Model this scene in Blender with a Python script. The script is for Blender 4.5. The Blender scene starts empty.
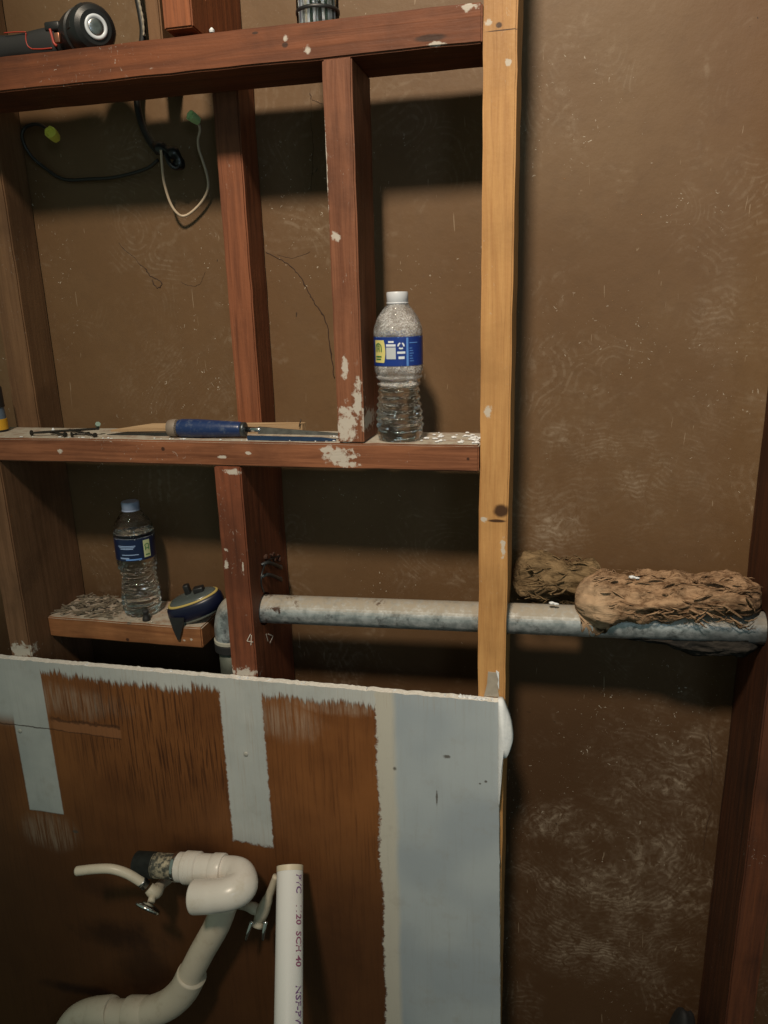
import bpy, bmesh, math, random
from mathutils import Vector, Matrix, noise

random.seed(7)
SC = bpy.context.scene
COL = SC.collection
RAD = math.radians

# ------------------------------------------------------------------ camera
# World: X right along the wall, Y into the wall (stud faces at y = 0), Z up.
H = 1.62                                   # lens height above the floor
FPX = 747.3
YAW, PIT, ROL = RAD(-13.3375), RAD(15.6819), RAD(-1.56996)
CF = Vector((math.sin(YAW)*math.cos(PIT), math.cos(YAW)*math.cos(PIT), -math.sin(PIT)))
_r = Vector((math.cos(YAW), -math.sin(YAW), 0)); _u = _r.cross(CF)
CR = _r*math.cos(ROL) + _u*math.sin(ROL)
CU = -_r*math.sin(ROL) + _u*math.cos(ROL)
CP = Vector((0, -1, H))
cam = bpy.data.cameras.new('camera'); cam_o = bpy.data.objects.new('camera', cam); COL.objects.link(cam_o)
M4 = Matrix((CR, CU, -CF)).transposed().to_4x4(); M4.translation = CP
cam_o.matrix_world = M4
cam.sensor_fit = 'VERTICAL'; cam.sensor_height = 24.0; cam.lens = FPX/1024*24.0
cam.clip_start = 0.02
SC.camera = cam_o

# ------------------------------------------------------------------ light
w = bpy.data.worlds.new('world'); SC.world = w; w.use_nodes = True
bg = w.node_tree.nodes['Background']
bg.inputs[0].default_value = (0.62, 0.80, 0.62, 1); bg.inputs[1].default_value = 0.21

def area(name, loc, target, size, power, col, size_y=None):
    l = bpy.data.lights.new(name, 'AREA'); l.shape = 'RECTANGLE' if size_y else 'DISK'
    l.size = size
    if size_y: l.size_y = size_y
    l.energy = power; l.color = col
    o = bpy.data.objects.new(name, l); COL.objects.link(o); o.location = loc
    o.rotation_euler = (Vector(target)-Vector(loc)).to_track_quat('-Z', 'Y').to_euler()
    return o
lamp = bpy.data.lights.new('work_lamp', 'SPOT'); lamp.energy = 435; lamp.color = (1.0, 0.85, 0.66)
lamp.spot_size = RAD(56); lamp.spot_blend = 1.0; lamp.shadow_soft_size = 0.15
lamp_o = bpy.data.objects.new('work_lamp', lamp); COL.objects.link(lamp_o); lamp_o.location = (-0.23, -1.95, H+1.98)
lamp_o.rotation_euler = (Vector((0.06, 0.1, H+0.22))-lamp_o.location).to_track_quat('-Z', 'Y').to_euler()
area('cool_fill', (1.0, -2.4, H+0.45), (-0.2, 0, H-0.4), 0.5, 5.0, (0.62, 0.82, 1.0), 0.6)  # added cool fill for bluish pipe highlights and bottle glints; no window known

SC.view_settings.view_transform = 'Standard'; SC.view_settings.look = 'None'
SC.view_settings.gamma = 1; SC.view_settings.use_curve_mapping = False
SC.view_settings.exposure = 0.0

# ------------------------------------------------------------------ helpers
def at(px, py, y):
    """point of the photograph on the plane at depth y"""
    d = CF + CR*((px-384)/FPX) - CU*((py-512)/FPX)
    return CP + d*((1+y)/d.y)
def atx(px, py, x):
    d = CF + CR*((px-384)/FPX) - CU*((py-512)/FPX)
    return CP + d*(x/d.x)
def atz(px, py, z):
    d = CF + CR*((px-384)/FPX) - CU*((py-512)/FPX)
    return CP + d*((z-H)/d.z)

def mesh(name, verts, faces, mat=None, parent=None, smooth=False):
    me = bpy.data.meshes.new(name); me.from_pydata([tuple(v) for v in verts], [], faces); me.update()
    return link(name, me, mat, parent, smooth)
def link(name, me, mat=None, parent=None, smooth=False):
    o = bpy.data.objects.new(name, me); COL.objects.link(o)
    if mat:
        for m in (mat if isinstance(mat, (list, tuple)) else [mat]): me.materials.append(m)
    if smooth:
        for p in me.polygons: p.use_smooth = True
    if parent:
        base = Vector(parent.location)
        if parent.parent: base += Vector(parent.parent.location)
        me.transform(Matrix.Translation(-base)); o.parent = parent
    return o
def tag(o, label, cat, group=None, kind=None):
    if label: o['label'] = label
    if cat: o['category'] = cat
    if group: o['group'] = group
    if kind: o['kind'] = kind
    return o
def thing(name, loc, label, cat, group=None):
    o = bpy.data.objects.new(name, None); COL.objects.link(o); o.location = loc
    o.empty_display_size = 0.02
    return tag(o, label, cat, group)
def rebase(o):
    me = o.data
    xs = [v.co for v in me.vertices]
    c = Vector(((min(v.x for v in xs)+max(v.x for v in xs))/2, (min(v.y for v in xs)+max(v.y for v in xs))/2, min(v.z for v in xs)))
    me.transform(Matrix.Translation(-c)); o.location = c
    return o

def bm_obj(name, bm, mat=None, parent=None, smooth=False):
    me = bpy.data.meshes.new(name); bm.normal_update(); bm.to_mesh(me); bm.free()
    return link(name, me, mat, parent, smooth)
def bm_box(bm, lo, hi, bev=0.0, seg=1, M=None):
    g = bmesh.ops.create_cube(bm, size=1)['verts']
    c = [(a+b)/2 for a, b in zip(lo, hi)]; s = [b-a for a, b in zip(lo, hi)]
    for v in g: v.co = Vector((c[0]+v.co.x*s[0], c[1]+v.co.y*s[1], c[2]+v.co.z*s[2]))
    if bev:
        es = list({e for v in g for e in v.link_edges})
        r = bmesh.ops.bevel(bm, geom=es, offset=bev, segments=seg, affect='EDGES', profile=0.5)
        g = list({v for f in r['faces'] for v in f.verts} | {v for v in g if v.is_valid})
    if M is not None:
        for v in g: v.co = M @ v.co
    return g
def lathe(prof, n=32, M=None, cap=True):
    """prof: [(r,z)...] -> verts, faces about Z"""
    V, F = [], []
    for r, z in prof:
        for k in range(n):
            a = 2*math.pi*k/n; V.append(Vector((r*math.cos(a), r*math.sin(a), z)))
    for i in range(len(prof)-1):
        for k in range(n):
            F.append((i*n+k, i*n+(k+1) % n, (i+1)*n+(k+1) % n, (i+1)*n+k))
    if cap:
        F.append(tuple(range(n-1, -1, -1))); b = (len(prof)-1)*n; F.append(tuple(b+k for k in range(n)))
    if M is not None: V = [M @ v for v in V]
    return V, F
def frame(p, d):
    """matrix with local Z along d at p"""
    return Matrix.Translation(p) @ Vector(d).to_track_quat('Z', 'Y').to_matrix().to_4x4()
def smooth_path(P, k=8):
    P = [Vector(p) for p in P]; out = []
    for i in range(len(P)-1):
        p0 = P[max(i-1, 0)]; p1 = P[i]; p2 = P[i+1]; p3 = P[min(i+2, len(P)-1)]
        for j in range(k):
            t = j/k
            out.append(0.5*((2*p1)+(p2-p0)*t+(2*p0-5*p1+4*p2-p3)*t*t+(3*p1-p0-3*p2+p3)*t*t*t))
    out.append(P[-1]); return out
def tube(name, P, r, mat, parent=None, n=10, k=8, smooth=True, cap=True):
    Q = smooth_path(P, k) if k > 1 else [Vector(p) for p in P]
    V, F = [], []; m = len(Q)
    up = None
    for i, p in enumerate(Q):
        t = (Q[min(i+1, m-1)]-Q[max(i-1, 0)]).normalized()
        if up is None:
            up = t.orthogonal().normalized()
        up = (up - t*up.dot(t)).normalized(); s = t.cross(up)
        f = i/(m-1)
        rr = r(f) if callable(r) else r
        for j in range(n):
            a = 2*math.pi*j/n; V.append(p + up*(rr*math.cos(a)) + s*(rr*math.sin(a)))
    for i in range(m-1):
        for j in range(n): F.append((i*n+j, i*n+(j+1) % n, (i+1)*n+(j+1) % n, (i+1)*n+j))
    if cap: F.append(tuple(range(n-1, -1, -1))); F.append(tuple((m-1)*n+j for j in range(n)))
    return mesh(name, V, F, mat, parent, smooth)
def sharp(o, ang=40):
    for p in o.data.polygons: p.use_smooth = True
    bm = bmesh.new(); bm.from_mesh(o.data)
    for e in bm.edges:
        if len(e.link_faces) == 2 and e.calc_face_angle(0) > RAD(ang): e.smooth = False
    bm.to_mesh(o.data); bm.free(); return o
def cut(o, cutters):
    for c in cutters:
        m = o.modifiers.new('cut', 'BOOLEAN'); m.operation = 'DIFFERENCE'; m.solver = 'EXACT'; m.object = c
    bpy.context.view_layer.update()
    dg = bpy.context.evaluated_depsgraph_get()
    me = bpy.data.meshes.new_from_object(o.evaluated_get(dg), depsgraph=dg)
    o.modifiers.clear(); old = o.data; o.data = me; me.name = old.name
    for c in cutters: bpy.data.objects.remove(c, do_unlink=True)

# ------------------------------------------------------------------ materials
class NT:
    def __init__(s, name):
        s.m = bpy.data.materials.new(name); s.m.use_nodes = True; s.t = s.m.node_tree
        s.b = s.t.nodes['Principled BSDF']
        s.pos = s.n('ShaderNodeNewGeometry')
    def n(s, typ, **kw):
        nd = s.t.nodes.new(typ)
        for k, v in kw.items(): setattr(nd, k, v)
        return nd
    def l(s, a, b): s.t.links.new(a, b)
    def put(s, sock, v):
        if isinstance(v, bpy.types.NodeSocket): s.l(v, sock)
        elif isinstance(v, (tuple, list)): sock.default_value = tuple(v) if len(v) == len(sock.default_value) else tuple(v)+(1,)
        else: sock.default_value = v
    def math(s, op, a, b=0.0, c=None, clamp=False):
        nd = s.n('ShaderNodeMath', operation=op, use_clamp=clamp); s.put(nd.inputs[0], a); s.put(nd.inputs[1], b)
        if c is not None: s.put(nd.inputs[2], c)
        return nd.outputs[0]
    def vec(s, op, a, b):
        nd = s.n('ShaderNodeVectorMath', operation=op); s.put(nd.inputs[0], a); s.put(nd.inputs[1], b); return nd
    def P(s): return s.pos.outputs['Position']
    def scaled(s, sc, off=(0, 0, 0), src=None):
        v = s.vec('MULTIPLY', src or s.P(), sc).outputs[0]
        return s.vec('ADD', v, off).outputs[0]
    def noise(s, sc=5, det=4, rough=0.55, vec=None, dist=0, color=False):
        nd = s.n('ShaderNodeTexNoise'); s.put(nd.inputs['Scale'], sc); nd.inputs['Detail'].default_value = det
        nd.inputs['Roughness'].default_value = rough; nd.inputs['Distortion'].default_value = dist
        s.l(vec or s.P(), nd.inputs['Vector']); return nd.outputs['Color' if color else 0]
    def ramp(s, f, a, b, hard=False):
        nd = s.n('ShaderNodeMapRange', interpolation_type='SMOOTHSTEP'); s.put(nd.inputs[0], f)
        nd.inputs[1].default_value = a; nd.inputs[2].default_value = b; return nd.outputs[0]
    def mix(s, f, a, b):
        nd = s.n('ShaderNodeMix', data_type='RGBA'); s.put(nd.inputs[0], f); s.put(nd.inputs[6], a); s.put(nd.inputs[7], b); return nd.outputs[2]
    def blob(s, c, r, soft=0.30, nsc=110, namp=2.0):
        """1 inside a ragged ellipsoid at c"""
        v = s.vec('SUBTRACT', s.P(), tuple(c)).outputs[0]
        v = s.vec('MULTIPLY', v, tuple(1/x for x in r)).outputs[0]
        L = s.vec('LENGTH', v, (0, 0, 0)).outputs['Value']
        n = s.math('MULTIPLY', s.math('SUBTRACT', s.noise(nsc, 5, 0.65), 0.5), namp*2)
        return s.ramp(s.math('ADD', L, n), 1+soft, 1-soft)
    def mx(s, items):
        r = items[0]
        for i in items[1:]: r = s.math('MAXIMUM', r, i)
        return r
    def bump(s, h, dist=0.001, st=1.0, prev=None):
        nd = s.n('ShaderNodeBump'); nd.inputs['Strength'].default_value = st; nd.inputs['Distance'].default_value = dist
        s.l(h, nd.inputs['Height'])
        if prev: s.l(prev, nd.inputs['Normal'])
        return nd.outputs[0]
    def set(s, col=None, rough=None, metal=None, nrm=None, spec=None):
        if col is not None: s.put(s.b.inputs['Base Color'], col)
        if rough is not None: s.put(s.b.inputs['Roughness'], rough)
        if metal is not None: s.put(s.b.inputs['Metallic'], metal)
        if nrm is not None: s.l(nrm, s.b.inputs['Normal'])
        if spec is not None: s.put(s.b.inputs['Specular IOR Level'], spec)
        return s.m
    def sepn(s):
        nd = s.n('ShaderNodeSeparateXYZ'); s.l(s.pos.outputs['True Normal'], nd.inputs[0]); return nd.outputs
    def sepp(s):
        nd = s.n('ShaderNodeSeparateXYZ'); s.l(s.P(), nd.inputs[0]); return nd.outputs

WHITE = (0.50, 0.47, 0.42)
def wood(name, dark, light, axis, rough=0.62, seed=0.0, blobs=(), flecks=0.5, dust=0.0, knots=(), stain=0.5, sheen=0.3):
    t = NT(name)
    st = {'x': (1.5, 30, 30), 'z': (30, 30, 1.5)}[axis]
    v = t.scaled(st, (seed, seed*1.7, seed*0.3))
    g = t.noise(3.2, 6, 0.62, v, 0.6)
    fine = t.noise(14, 3, 0.6, v)
    c = t.mix(t.ramp(g, 0.15, 0.75), dark, light)
    c = t.mix(t.math('MULTIPLY', t.ramp(fine, 0.5, 0.75), 0.28), c, tuple(x*0.6 for x in dark))
    big = t.noise(7, 4, 0.6, t.scaled((1, 1, 1), (seed, 0, seed)))
    c = t.mix(t.math('MULTIPLY', t.ramp(big, 0.45, 0.72), stain), c, tuple(x*0.42 for x in dark))
    for kc, kr in knots:
        c = t.mix(t.math('MULTIPLY', t.blob(kc, kr, 0.3, 90, 0.25), 0.93), c, (0.035, 0.014, 0.008))
    h = g
    if flecks:
        f1 = t.ramp(t.noise(130, 4, 0.7, t.scaled((1, 1, 0.7), (seed, 3, 1)), 1.5), 0.62, 0.70)
        f2 = t.ramp(t.noise(9, 3, 0.5, t.scaled((1, 1, 1), (1, seed, 1))), 0.5, 0.68)
        f = t.math('MULTIPLY', t.math('MULTIPLY', f1, f2), flecks)
        c = t.mix(f, c, WHITE)
    if blobs:
        b = t.mx([t.blob(bc, br) for bc, br in blobs])
        c = t.mix(t.math('MULTIPLY', b, 0.8), c, WHITE)
    if dust:
        nz = t.sepn()[2]
        dn = t.ramp(t.noise(55, 5, 0.7), 0.30, 0.62)
        d = t.math('MULTIPLY', t.ramp(nz, 0.4, 0.8), t.math('MULTIPLY_ADD', dn, 0.6, 0.4))
        c = t.mix(t.math('MULTIPLY', d, dust), c, (0.42, 0.39, 0.33))
    nb = t.bump(h, 0.0012, 0.5); nb = t.bump(t.noise(160, 3), 0.0006, 0.4, nb)
    return t.set(c, t.math('MULTIPLY_ADD', fine, 0.25, rough-0.12), 0, nb, sheen)

RD, RL = (0.085, 0.026, 0.011), (0.190, 0.060, 0.023)      # old red-brown lumber
BD, BL = (0.105, 0.052, 0.025), (0.180, 0.096, 0.047)      # dull brown lumber
def simple(name, col, rough=0.5, metal=0.0, bump=0.0, sc=200, var=0.0, spec=0.5):
    t = NT(name); c = col
    if var: c = t.mix(t.math('MULTIPLY', t.ramp(t.noise(sc*0.4, 4, 0.6), 0.35, 0.7), var), col, tuple(x*0.35 for x in col[:3]))
    return t.set(c, rough, metal, t.bump(t.noise(sc, 3), bump, 0.6) if bump else None, spec)

BLACK = simple('black_plastic', (0.012, 0.012, 0.013), 0.42, bump=0.0002, sc=600)
RUBBER = simple('black_rubber', (0.010, 0.010, 0.011), 0.65)
TAPE = simple('black_tape', (0.008, 0.008, 0.009), 0.35, bump=0.0005, sc=300)
RED = simple('red_plastic', (0.33, 0.035, 0.02), 0.45)
WHITEP = simple('white_plastic', (0.62, 0.66, 0.72), 0.35)
CAPM = simple('white_cap', (0.55, 0.57, 0.62), 0.4)
CAPB = simple('blue_cap', (0.30, 0.36, 0.52), 0.4)
STEEL = simple('steel', (0.42, 0.42, 0.42), 0.35, 1.0, 0.0002, 300, 0.5)
DSTEEL = simple('dark_steel', (0.10, 0.11, 0.12), 0.4, 0.8, 0.0002, 300, 0.4)
CHROME = simple('chrome', (0.62, 0.62, 0.62), 0.18, 1.0)
YEL = simple('yellow_plastic', (0.62, 0.33, 0.02), 0.45)
NUTY = simple('yellow_nut', (0.68, 0.66, 0.10), 0.45)
NUTG = simple('green_nut', (0.42, 0.62, 0.28), 0.45)
SCREWM = simple('screw_black', (0.035, 0.030, 0.026), 0.45, 0.6)

# ------------------------------------------------------------------ the wall behind
def wall_mat():
    t = NT('brown_board')
    big = t.noise(1.6, 4, 0.55)
    c = t.mix(t.ramp(big, 0.35, 0.68), (0.115, 0.062, 0.027), (0.152, 0.091, 0.045))
    c = t.mix(t.math('MULTIPLY', t.ramp(t.noise(38, 5, 0.7), 0.42, 0.75), 0.28), c, (0.085, 0.047, 0.022))
    z = t.sepp()[2]; x = t.sepp()[0]
    # the lower half of the board is a redder, darker brown
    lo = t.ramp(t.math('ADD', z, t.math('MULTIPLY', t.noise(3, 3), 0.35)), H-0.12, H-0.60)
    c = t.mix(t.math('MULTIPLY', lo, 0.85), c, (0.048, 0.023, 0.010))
    rt = t.math('MULTIPLY', t.ramp(x, 0.0, 0.45), t.ramp(z, H-0.1, H+0.5))
    c = t.mix(t.math('MULTIPLY', rt, 0.65), c, (0.135, 0.060, 0.024))
    # swirled smears of pale dried compound
    def swirl(sc, seed, band, a, b, amt, c, col=(0.40, 0.33, 0.25)):
        dv = t.vec('ADD', t.P(), t.vec('MULTIPLY', t.noise(5, 2, 0.5, t.scaled((1, 1, 1), (seed, 0, 0)), color=True), (0.22, 0.22, 0.22)).outputs[0]).outputs[0]
        vo = t.n('ShaderNodeTexVoronoi'); vo.inputs['Scale'].default_value = sc; t.l(dv, vo.inputs['Vector'])
        rings = t.math('SINE', t.math('MULTIPLY', vo.outputs['Distance'], band))
        m = t.ramp(rings, 0.1, 1.0)
        msk = t.ramp(t.noise(6.5, 5, 0.65, t.scaled((1, 1, 1), (seed*2, 1, seed))), a, b)
        m = t.math('MULTIPLY', t.math('MULTIPLY_ADD', m, 0.6, 0.25), msk)
        m = t.math('MULTIPLY', m, t.ramp(t.noise(110, 4, 0.7), 0.35, 0.62))
        return t.mix(t.math('MULTIPLY', m, amt), c, col)
    c = swirl(6.0, 3.1, 110, 0.50, 0.68, 0.20, c)
    c = swirl(4.5, 8.4, 95, 0.54, 0.70, 0.24, c)
    # hand-sized pale smears low at the right
    wv = t.n('ShaderNodeTexWave', wave_type='RINGS', rings_direction='SPHERICAL'); wv.inputs['Scale'].default_value = 42; wv.inputs['Distortion'].default_value = 40
    wv.inputs['Detail'].default_value = 3; wv.inputs['Detail Scale'].default_value = .22; t.l(t.scaled((1, 1, 1), (-.1, 0, -.7)), wv.inputs['Vector'])
    SMEAR = t.math('MULTIPLY', t.math('MULTIPLY_ADD', t.ramp(wv.outputs['Fac'], .35, .95), .45, .35), t.math('MULTIPLY', t.ramp(t.noise(55, 6, 0.8, None, 1.5), 0.36, 0.62), t.math('MULTIPLY_ADD', t.ramp(t.noise(17, 4, .6), .38, .62), .8, .2)))
    for cc, rr, am in (((0.02, .155, H-0.90), (.055, .1, .035), .75), ((0.0, .155, H-1.02), (.06, .1, .02), .4),
                       ((0.19, .155, H-0.83), (.11, .1, .16), .32), ((0.12, .155, H-1.08), (.17, .1, .12), .38), ((0.23, .155, H-0.98), (.10, .1, .03), .5),
                       ((-0.03, .155, H-0.44), (.07, .1, .07), .40), ((0.10, .155, H-0.30), (.14, .1, .08), .20), ((0.25, .155, H-0.20), (.08, .1, .07), .16),
                       (at(600, 440, .157), (.07, .1, .035), .45), (at(555, 535, .157), (.05, .1, .04), .45), (at(730, 320, .157), (.05, .1, .05), .35), (at(640, 480, .157), (.05, .1, .03), .3), (at(660, 830, .157), (.07, .1, .09), .35), (at(640, 900, .157), (.10, .1, .02), .5), (at(700, 770, .157), (.04, .1, .07), .4), (at(590, 960, .157), (.10, .1, .05), .4), ((-0.64, .155, H-0.12), (.10, .1, .07), .22), ((-0.50, .155, H-0.195), (.07, .1, .015), .6)):
        c = t.mix(t.math('MULTIPLY', t.math('MULTIPLY', t.blob(cc, rr, 0.55, 26, 0.9), SMEAR), am*.8), c, (0.42, 0.35, 0.27))
    # flecks and scratches
    f = t.math('MULTIPLY', t.ramp(t.noise(110, 3, 0.6, None, 2.0), 0.685, 0.725), t.ramp(t.noise(5, 3), 0.45, 0.6))
    c = t.mix(t.math('MULTIPLY', f, 0.8), c, (0.55, 0.50, 0.42))
    d = t.ramp(t.noise(70, 2, 0.5, t.scaled((1, 1, 1), (5, 5, 5)), 1.0), 0.775, 0.80)
    c = t.mix(t.math('MULTIPLY', d, 0.85), c, (0.03, 0.016, 0.008))
    sc = t.ramp(t.noise(9, 2, 0.5, t.scaled((9, 1, 1), (2, 2, 2)), 2.5), 0.735, 0.75)
    c = t.mix(t.math('MULTIPLY', sc, 0.3), c, (0.45, 0.36, 0.26))
    nb = t.bump(t.noise(130, 4, 0.6), 0.0005, 0.5); nb = t.bump(t.noise(9, 3), 0.004, 0.35, nb)
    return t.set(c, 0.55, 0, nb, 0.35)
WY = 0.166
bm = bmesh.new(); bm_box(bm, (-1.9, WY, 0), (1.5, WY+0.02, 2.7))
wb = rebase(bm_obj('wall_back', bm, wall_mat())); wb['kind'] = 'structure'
t = NT('floor_concrete'); FL = t.set(t.mix(t.noise(4, 5), (0.07, 0.05, 0.035), (0.12, 0.09, 0.065)), 0.8)
bm = bmesh.new(); bm_box(bm, (-1.9, -3.0, -0.05), (1.5, WY+0.02, 0))
fl = rebase(bm_obj('floor', bm, FL)); fl['kind'] = 'structure'

# hairline trails of dirt on the wall
def trail(pts, r):
    P = [at(a, b, WY) for a, b in pts]; Q = []
    for p in smooth_path(P, 7): Q.append(p + Vector((random.uniform(-.0012, .0012), 0, random.uniform(-.0008, .0008))))
    o = tube('crack', Q, lambda f: r*(0.5+0.8*abs(noise.noise(Vector((f*30, pts[0][0], 0))))), CRK, wb, n=5, k=1)
CRK = simple('crack_dirt', (0.035, 0.016, 0.008), 0.8)
trail([(266, 252), (285, 262), (300, 276), (310, 295), (316, 305), (326, 322), (331, 350), (334, 378)], .0014)
trail([(146, 268), (150, 276), (158, 279), (162, 284), (157, 288), (152, 280)], .0013)
trail([(118, 243), (134, 258), (148, 272)], .0006)
trail([(277, 255), (293, 258), (310, 252)], .0006)
trail([(181, 282), (190, 286), (200, 284), (205, 272)], .0006)
trail([(310, 88), (311, 115), (313, 150), (311, 190)], .0004)
trail([(310, 93), (313, 100), (323, 104)], .0007)
trail([(710, 790), (713, 770), (708, 730)], .0006)
trail([(703, 850), (706, 832), (711, 812)], .0008)

# ------------------------------------------------------------------ lumber
def lumber(name, x0, x1, y0, y1, z0, z1, mat, label=None, axis='z', cat='stud', group=None, jit=0.0009, tilt=None):
    bm = bmesh.new()
    g = bmesh.ops.create_cube(bm, size=1)['verts']
    for v in g: v.co = Vector(((x0+x1)/2+v.co.x*(x1-x0), (y0+y1)/2+v.co.y*(y1-y0), (z0+z1)/2+v.co.z*(z1-z0)))
    bmesh.ops.bevel(bm, geom=bm.edges[:], offset=0.0022, segments=2, affect='EDGES')
    L = (z1-z0) if axis == 'z' else (x1-x0); n = max(4, int(L/0.02)); a0 = z0 if axis == 'z' else x0
    no = Vector((0, 0, 1)) if axis == 'z' else Vector((1, 0, 0))
    for i in range(1, n):
        bmesh.ops.bisect_plane(bm, geom=bm.verts[:]+bm.edges[:]+bm.faces[:], plane_co=no*(a0+L*i/n), plane_no=no)
    for v in bm.verts:
        p = v.co
        q = Vector((p.x*6, p.y*6, p.z*22)) if axis == 'z' else Vector((p.x*22, p.y*6, p.z*6))
        q2 = q*3.1
        d = Vector((noise.noise(q+Vector((9, 0, 0)))+.5*noise.noise(q2), noise.noise(q+Vector((0, 9, 0)))+.5*noise.noise(q2+Vector((3, 0, 0))), noise.noise(q+Vector((0, 0, 9)))))*jit
        if axis == 'z': d.z = 0
        else: d.x = 0
        v.co = p+d
        if tilt: v.co.z += tilt*(p.x-x1)
    o = sharp(bm_obj(name, bm, mat), 25); rebase(o)
    if label: tag(o, label, cat, group)
    return o

# continuous rails first
m_beam = wood('wood_beam', RD, RL, 'x', seed=1.3, flecks=0.7,
    blobs=[(at(469, 6, 0), (.010, .02, .004)), (at(437, 44, 0), (.009, .02, .0025)), (at(307, 50, 0), (.005, .02, .004)), (at(285, 38, 0), (.003, .02, .003))],
    knots=[(at(285, 45, 0), (.004, .02, .003)), (at(255, 33, 0), (.004, .02, .0015)), (at(430, 38, 0), (.018, .02, .004))])
lumber('top_rail', -1.75, -.1025, 0, .100, H+.2915, H+.3341, m_beam,
       'wide reddish-brown wooden rail across the top, drill resting on it', 'x', 'beam')
m_shelf = wood('wood_shelf', RD, (0.27, 0.105, 0.050), 'x', seed=4.4, dust=1.0, flecks=0.8,
    blobs=[(at(338, 456, 0), (.020, .02, .010)), (at(328, 450, 0), (.010, .02, .005)), (at(222, 457, 0), (.008, .02, .002)), (at(60, 451, 0), (.004, .02, .003)),
           (at(352, 457, 0), (.006, .02, .002)), (at(248, 453, 0), (.004, .02, .002)), (at(345, 464, 0), (.018, .02, .004))],
    knots=[(at(163, 449, 0), (.003, .02, .003)), (at(468, 459, 0), (.002, .02, .002))])
lumber('shelf_rail', -1.75, -.1025, 0, .100, H-.2271, H-.1897, m_shelf,
       'dusty horizontal wooden rail used as a shelf, under the screwdriver and large bottle', 'x', 'shelf')
# the thin splintered lip under the right end of the shelf rail
m_pine = wood('wood_pine', (0.34, 0.160, 0.055), (0.50, 0.275, 0.105), 'z', rough=0.5, seed=7.7, flecks=0.5, stain=0.30,
    blobs=[(at(488, 412, 0), (.004, .02, .007)), (at(484, 519, 0), (.004, .02, .004)), (at(489, 22, 0), (.004, .02, .003)), (at(508, 62, 0), (.003, .02, .004)), (at(503, 548, 0), (.003, .02, .012))],
    knots=[(at(501, 511, 0), (.010, .02, .009)), (at(499, 25, 0), (.0035, .02, .003)), (at(497, 521, 0), (.012, .02, .0022)), (at(503, 30, 0), (.02, .02, .0007))])
def front_cyl(x0, x1, y, z, r, n=20, tilt=0.0):
    V, F = lathe([(r, 0), (r, x1-x0)], n, frame(Vector((x0, y, z)), Vector((1, 0, tilt))))
    return mesh('cutter', V, F)
PZ0, PY = H-.4740, .052           # pipe axis: height at x=-.45
PTILT = 0.030
def pz(x): return PZ0+PTILT*(x+.45)
pine = lumber('light_stud', -.1015, -.0615, 0, .100, 0, 2.5, m_pine,
       'tall light yellow-orange pine stud standing right of the shelves', group=None, jit=.0012)
def drill_hole(o, x0, x1, r):
    cut(o, [front_cyl(x0, x1, PY, pz(x0), r, 28, PTILT)])
# boolean works in world space through object matrices
drill_hole(pine, -.13, -.03, .0255)

m_s3 = wood('wood_short_stud', RD, (0.22, 0.085, 0.042), 'z', seed=2.2, flecks=0.5,
    blobs=[(Vector((-.287, 0, H-.165)), (.012, .02, .024)), (Vector((-.270, 0, H-.13)), (.006, .02, .022)), (Vector((-.287, 0, H-.085)), (.004, .02, .012)), (at(336, 237, 0), (.005, .02, .005)), (at(326, 170, 0), (.0012, .01, .05)),
           (Vector((-.262, .03, H-.16)), (.01, .03, .012))])
lumber('stud', -.3009, -.2628, 0, .097, H-.1897, H+.2915, m_s3,
       'short red-brown stud between top rail and shelf, left of the large bottle')
m_s2 = wood('wood_recessed_stud', RD, (0.24, 0.082, 0.036), 'z', seed=5.9, flecks=0.3)
lumber('stud', -.4965, -.4570, .1015, .1650, H-.2262, H+.3330, m_s2,
       'red-brown stud set back behind the rails, above the screwdriver handle')
m_sl = wood('wood_brown_stud', BD, BL, 'z', seed=3.3, flecks=0.3, rough=.7)
lumber('stud', -.9070, -.8600, .1015, .1650, H-.2262, H+.60, m_sl,
       'dull brown stud set back at far left above the shelf, beside the yellow tool')
m_ll = wood('wood_brown_stud_low', BD, (0.185, 0.095, 0.050), 'z', seed=8.3, flecks=0.4, rough=.7,
    blobs=[(Vector((-.885, 0, H-.56)), (.02, .02, .012))])
lumber('stud', -.9060, -.8650, 0, .165, 0, H-.2271, m_ll,
       'wide brown stud at lower far left, holding the left end of the ledge')
m_l2 = wood('wood_red_stud_low', (0.075, 0.024, 0.012), (0.215, 0.066, 0.030), 'z', seed=6.1, flecks=0.7,
    blobs=[(at(226, 550, 0), (.003, .02, .003)), (at(226, 564, 0), (.003, .02, .006)), (at(243, 568, 0), (.0015, .02, .008)), (Vector((-.475, 0, H-.565)), (.02, .02, .008)), (at(233, 472, 0), (.012, .02, .004))])
l2 = lumber('stud', -.4949, -.4520, 0, .165, 0, H-.2271, m_l2,
       'deep dark red stud below the shelf, galvanized pipe running into its side')
drill_hole(l2, -.53, -.42, .0275)
m_rs = wood('wood_red_stud_right', (0.026, 0.009, 0.006), (0.105, 0.034, 0.014), 'z', seed=9.4, flecks=0.5)
rs = lumber('stud', .2890, .3290, 0, .165, 0, 2.5, m_rs,
       'dark red stud at the far right, where the right end of the pipe enters')
drill_hole(rs, .27, .36, .0255)

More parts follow.
